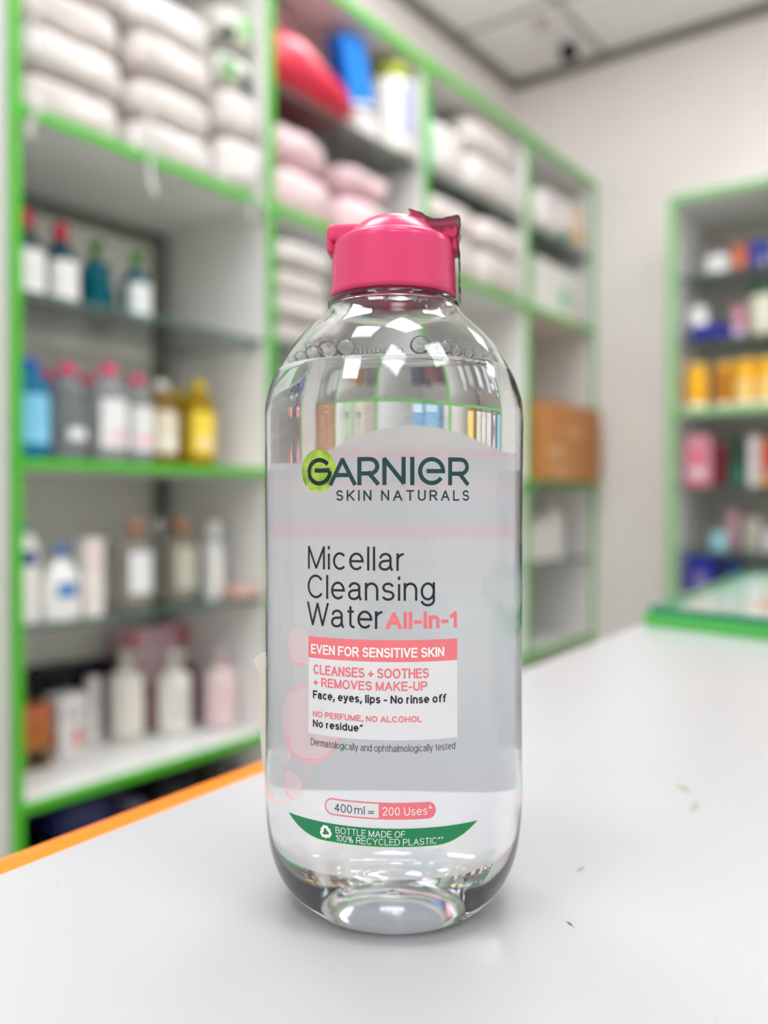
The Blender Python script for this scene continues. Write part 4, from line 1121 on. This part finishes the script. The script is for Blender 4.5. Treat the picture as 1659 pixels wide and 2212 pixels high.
for y, l0, l1, sd in ((1.555, 'pale pink soft pack on the green shelf beside the second upright', 'pale pink soft pack stacked over the one beside the second upright', 1.0), (1.815, 'pale pink soft pack on the green shelf further along the second bay', 'pale pink soft pack stacked further along the second bay', 3.0)):
    z = TA + pack('pink_pack', l0, 'pack', -.14, y, TA, .235, .28, .100, PKP, seed=sd, e=.28, wob=.008, puff=.15, group='pink soft packs in the second bay')['top']
    pack('pink_pack', l1, 'pack', -.15, y, z, .22, .27, .078 if sd < 2 else .06, PKP, seed=sd + 1, e=.28, wob=.008, puff=.15, group='pink soft packs in the second bay')
# white stack below, second bay
z = TG1
for i, lb in enumerate(('lowest', 'second from below', 'third from below', 'topmost')):
    pack('white_pack', 'white flat pack, %s of the stack in the second bay' % lb, 'pack', -.15 + .01 * (i % 2), 1.545, z, .20, .29, .052, PW3 if i % 2 else PW, seed=8.0 + i, group='white flat packs in the second bay')
    z += .0600
carton('blue_white_carton', 'pale blue carton on the green board behind the bottle shoulder', 'carton', -.11, 1.640, TB, .105, .10, .165, (120, 184, 222), (('F', .05, .95, .05, .35, (206, 226, 236)),))
carton('blue_white_carton', 'sky blue carton with white base next to the pale blue one', 'carton', -.11, 1.752, TB, .085, .10, .155, (96, 170, 220), (('F', .05, .95, .05, .45, (222, 232, 238)),))
carton('white_carton', 'white carton on the green board close to the second upright', 'carton', -.14, 1.500, TB, .11, .12, .150, (228, 226, 222), (('F', .2, .8, .5, .8, (210, 206, 202)),))
carton('pale_green_carton', 'pale green carton on the green board near the fourth upright', 'carton', -.11, 2.530, TB, .13, .10, .185, (196, 218, 186), (('F', .3, .7, .5, .8, (130, 150, 120)),))
carton('cream_carton', 'cream carton with grey roundel near the fourth upright', 'carton', -.12, 2.360, TB, .12, .10, .180, (224, 214, 198), (('F', .3, .7, .5, .8, (150, 140, 134)),))
carton('maroon_carton', 'maroon carton on the lower glass of the second bay', 'carton', -.12, 1.640, TG2, .10, .08, .15, (120, 26, 42), (('F', .2, .8, .4, .7, (160, 60, 76)),))
carton('navy_carton', 'dark navy carton on the lower glass of the second bay', 'carton', -.13, 1.790, TG2, .09, .08, .17, (40, 44, 66), (('F', .2, .8, .4, .7, (90, 94, 120)),))
carton('orange_carton', 'amber carton on the lower glass near the fourth upright', 'carton', -.12, 2.500, TG2, .09, .08, .14, (206, 142, 60), (('F', .2, .8, .4, .7, (226, 176, 100)),))
carton('grey_carton', 'slate grey carton on the lower glass near the third upright', 'carton', -.13, 2.220, TG2, .14, .10, .16, (84, 84, 88), (('F', .2, .8, .4, .7, (120, 120, 126)),))

# --- third bay, top
carton('green_carton', 'thin mint green carton squeezed against the third upright', 'carton', -.050, 2.0600, TG0, .022, .09, .160, (70, 206, 140), (('F', .1, .9, .1, .9, (110, 226, 166)),))
pack('tall_pack', 'tall white pack beside the mint green carton', 'pack', -.14, 2.167, TG0, .165, .28, .150, PW3, seed=21, group='tall white packs in the third bay')
pack('tall_pack', 'tall white pack, larger, near the fourth upright', 'pack', -.13, 2.440, TG0, .350, .28, .118, PW3, seed=22, group='tall white packs in the third bay')
pack('tall_pack', 'white pack lying over the larger tall one near the fourth upright', 'pack', -.14, 2.440, TG0 + .1375, .330, .27, .095, PW, seed=23, group='tall white packs in the third bay')
for lb, y, z, w, h, sd in (('white pack on the green shelf beside the third upright', 2.190, TA, .27, .115, 31), ('pinkish white pack stacked beside the third upright', 2.185, TA + .134, .26, .07, 32), ('white pack on the green shelf beside the fourth upright', 2.475, TA, .28, .115, 33), ('white pack stacked beside the fourth upright', 2.470, TA + .134, .27, .08, 34)):
    pack('white_pack', lb, 'pack', -.14, y, z, w, .29, h, PW if sd % 2 else (238, 228, 224), seed=sd, group='white packs in the third bay')

# --- fourth bay
pack('patterned_bag', 'white bag with orange squares on the glass in the end bay', 'bag', -.13, 2.93, TG0, .40, .28, .155, (232, 226, 222), seed=41, prints=((.62, .88, .62, .86, (240, 178, 84)), (.64, .92, .14, .40, (240, 178, 84)), (.1, .28, .5, .8, (212, 196, 206)), (.44, .58, .05, .22, (70, 160, 150))))
carton('white_carton', 'white carton with a green emblem on the green shelf of the end bay', 'carton', -.14, 2.905, TA, .36, .26, .178, (232, 232, 224), (('F', .56, .74, .24, .62, (110, 206, 168)),), flap=True)
br = carton('cardboard_box', 'brown cardboard box jutting out of the end bay', 'cardboard box', -.105, 2.905, TB, .44, .32, .262, (196, 134, 78), (('F', .04, .96, .47, .49, (170, 110, 60)), ('F', .30, .62, .58, .70, (206, 160, 116)), ('F', .06, .26, .30, .44, (214, 176, 140)), ('F', .08, .3, .06, .16, (212, 172, 134)), ('F', .04, .96, .27, .275, (176, 116, 66)), ('F', .04, .96, .77, .775, (176, 116, 66)), ('L', .1, .9, .46, .50, (176, 116, 64))), bev=.004, rough=.75)
RL = smooth_prof([(0, 0), (.034, 0), (.038, .004), (.038, .100), (.030, .128), (.012, .142), (0, .145)], 2)
for lb, y, d, s in (('white rounded bottle, lowest of three on the end bay glass', 2.800, .09, .85), ('white rounded bottle in the middle of three on the end bay glass', 2.885, .085, 1.05), ('white rounded bottle, tallest of three on the end bay glass', 2.985, .075, 1.30)):
    lotion('shampoo_bottle', lb, y, d, TG2, RL, (.012, .018, (228, 226, 222)), (232, 228, 224), s, .8, None, None, None, 'white bottles in the end bay')
pack('shade_bundle', 'small brown bundle shape standing in for shade on the lowest board of the end bay', 'bundle', -.20, 2.78, TDD, .16, .22, .16, (146, 126, 112), seed=51, wob=.012)  # brown shape added for the shadow between lower glass and board

# --- goods in the cabinet on the end wall
CY = 2.975
def cabz(z): return z + .0033
z5, z4, z3, z2, z1, z0 = cabz(1.735), cabz(1.525), 1.297 + .0082, cabz(1.055), cabz(.848), .69 + .0082
def jar(name, label, cat, x, y, z, r, h, col, lid, lh=.022, lab=None, group=None, k=1.0):
    t = thing(name, label, cat, (x, y, z + GAP), 0, group)
    lathe('body', [(0, 0), (r * .9, 0), (r * .97, r * .04), (r, r * .12), (r, h - lh - r * .15), (r * .96, h - lh - r * .04), (r * .9, h - lh), (0, h - lh)], mat(col, .35), t, 28)
    lathe('lid', [(0, h - lh + .0002), (r * .96, h - lh + .0002), (r * .96, h - .004), (r * .93, h - .001), (r * .88, h), (0, h)], mat(lid, .35), t, 28)
    if lab: mesh_obj('front_label', wrap_bm(r + .0004, h * .2, h * .6, .9), mat(lab, .5), t, True)
    return t
jar('cream_jar', 'white cream jar with domed lid on the top glass of the cabinet', 'jar', .520, CY - .02, z5, .040, .060, (232, 234, 230), (246, 246, 244), .03, group='jars in the cabinet')
carton('orange_carton', 'brick orange carton on the top glass of the cabinet', 'carton', .588, CY, z5, .046, .05, .088, (196, 92, 62), (('F', .1, .9, .3, .6, (214, 120, 80)),), 0)
carton('navy_carton', 'navy carton with pale print on the top glass of the cabinet', 'carton', .648, CY, z5, .060, .05, .092, (28, 48, 146), (('F', .55, .9, .08, .4, (170, 160, 190)),), 0)
jar('cream_jar', 'pale lilac jar next to the navy carton in the cabinet', 'jar', .710, CY - .02, z5, .024, .085, (206, 208, 236), (226, 228, 244), .02, group='jars in the cabinet')
jar('cream_jar', 'white jar shape standing in for a bright reflection on the dark blue flat box', 'jar', .462, CY - .02, z4 + .0512, .030, .062, (250, 250, 250), (252, 252, 252), .026, group='jars in the cabinet')  # white jar added for a bright reflection above the flat box
carton('flat_carton', 'dark blue flat box lying on the second glass of the cabinet', 'carton', .502, CY - .015, z4, .116, .075, .050, (26, 16, 150), (('F', .1, .9, .2, .5, (20, 10, 130)),), 0)
carton('pink_carton', 'dusty pink carton on the second glass of the cabinet', 'carton', .585, CY, z4, .036, .04, .105, (206, 140, 156), (('F', .1, .9, .05, .35, (214, 200, 236)), ('F', .2, .8, .6, .8, (220, 170, 180))), 0)
jar('cream_jar', 'large cream coloured tub with dark green lid on the second glass', 'tub', .655, CY + .02, z4, .046, .165, (224, 220, 200), (26, 92, 64), .030, (232, 230, 214), 'jars in the cabinet')
for i, (x, lb) in enumerate(((.462, 'yellow tub nearest the frame on the green cabinet shelf'), (.545, 'yellow tub second from the frame on the green cabinet shelf'), (.612, 'yellow tub third from the frame on the green cabinet shelf'), (.678, 'yellow tub fourth from the frame on the green cabinet shelf'), (.744, 'yellow tub fifth from the frame on the green cabinet shelf'))):
    jar('yellow_tub', lb, 'tub', x, CY - .035 + (.03 if i == 1 else 0), z3, .034, .150, (250, 186, 24) if i != 1 else (198, 130, 10), (252, 200, 70), .024, (250, 214, 130) if i in (2, 3) else None, 'yellow tubs on the cabinet shelf')
    o_ = lathe('base_ring', [(0, .0), (.0352, .0), (.0352, .022), (.0342, .0225), (0, .0225)], mat((238, 232, 214), .4), None, 28); o_.parent = [q for q in bpy.data.objects if q.get('label') == lb][0]
carton('pink_carton', 'pink carton with red spot beside the frame, below the yellow tubs', 'carton', .470, CY - .03, z2, .078, .05, .165, (226, 150, 170), (('F', .25, .75, .45, .7, (226, 100, 116)), ('F', .15, .85, .18, .36, (236, 206, 214)), ('F', .05, .95, .02, .1, (214, 80, 110))), 0)
carton('maroon_carton', 'narrow maroon carton next to the pink carton in the cabinet', 'carton', .536, CY - .02, z2, .030, .05, .135, (120, 22, 44), (('F', .2, .8, .2, .8, (132, 30, 54)),), 0)
carton('dark_green_carton', 'dark green carton below the yellow tubs', 'carton', .590, CY - .01, z2, .056, .05, .160, (40, 72, 54), (('F', .1, .9, .05, .4, (56, 110, 96)),), 0)
carton('white_carton', 'plain white carton between the dark green and orange ones', 'carton', .640, CY - .02, z2, .034, .05, .155, (232, 224, 222), (('F', .2, .8, .5, .8, (222, 214, 214)),), 0)
carton('orange_carton', 'orange red carton with yellow base below the yellow tubs', 'carton', .700, CY - .03, z2, .066, .05, .140, (222, 74, 34), (('F', .03, .97, .02, .2, (226, 164, 20)), ('F', .1, .9, .22, .42, (190, 140, 150))), 0)
jar('blue_jar', 'pale turquoise jar on the low glass above the navy cartons', 'jar', .530, CY - .03, z1, .028, .062, (150, 206, 218), (170, 214, 222), .018, group='jars in the cabinet')
carton('pink_carton', 'dull pink carton behind the turquoise jar', 'carton', .560, CY + .04, z1, .040, .04, .130, (190, 142, 156), (('F', .2, .8, .2, .8, (206, 166, 176)),), 0)
jar('grey_jar', 'grey beige jar beside the dull pink carton', 'jar', .628, CY + .01, z1, .034, .105, (186, 182, 168), (200, 198, 186), .02, group='jars in the cabinet')
jar('white_jar', 'small white jar on the low glass at the picture edge', 'jar', .690, CY - .03, z1, .022, .068, (230, 230, 232), (238, 238, 240), .02, group='jars in the cabinet')
carton('navy_carton', 'navy blue carton with pale emblem behind the glass case corner', 'carton', .482, CY - .04, z0, .088, .06, .135, (34, 40, 150), (('F', .35, .7, .3, .62, (140, 132, 168)),), 0)
carton('navy_carton', 'deep blue carton next to the emblem carton, low in the cabinet', 'carton', .566, CY - .01, z0, .058, .06, .130, (10, 52, 116), (('F', .0, .35, .05, .95, (8, 16, 70)),), 0)
carton('dark_carton', 'dark slate carton low in the cabinet at the picture edge', 'carton', .690, CY, z0, .090, .06, .100, (40, 48, 84), (('F', .1, .9, .3, .7, (60, 66, 100)),), 0)
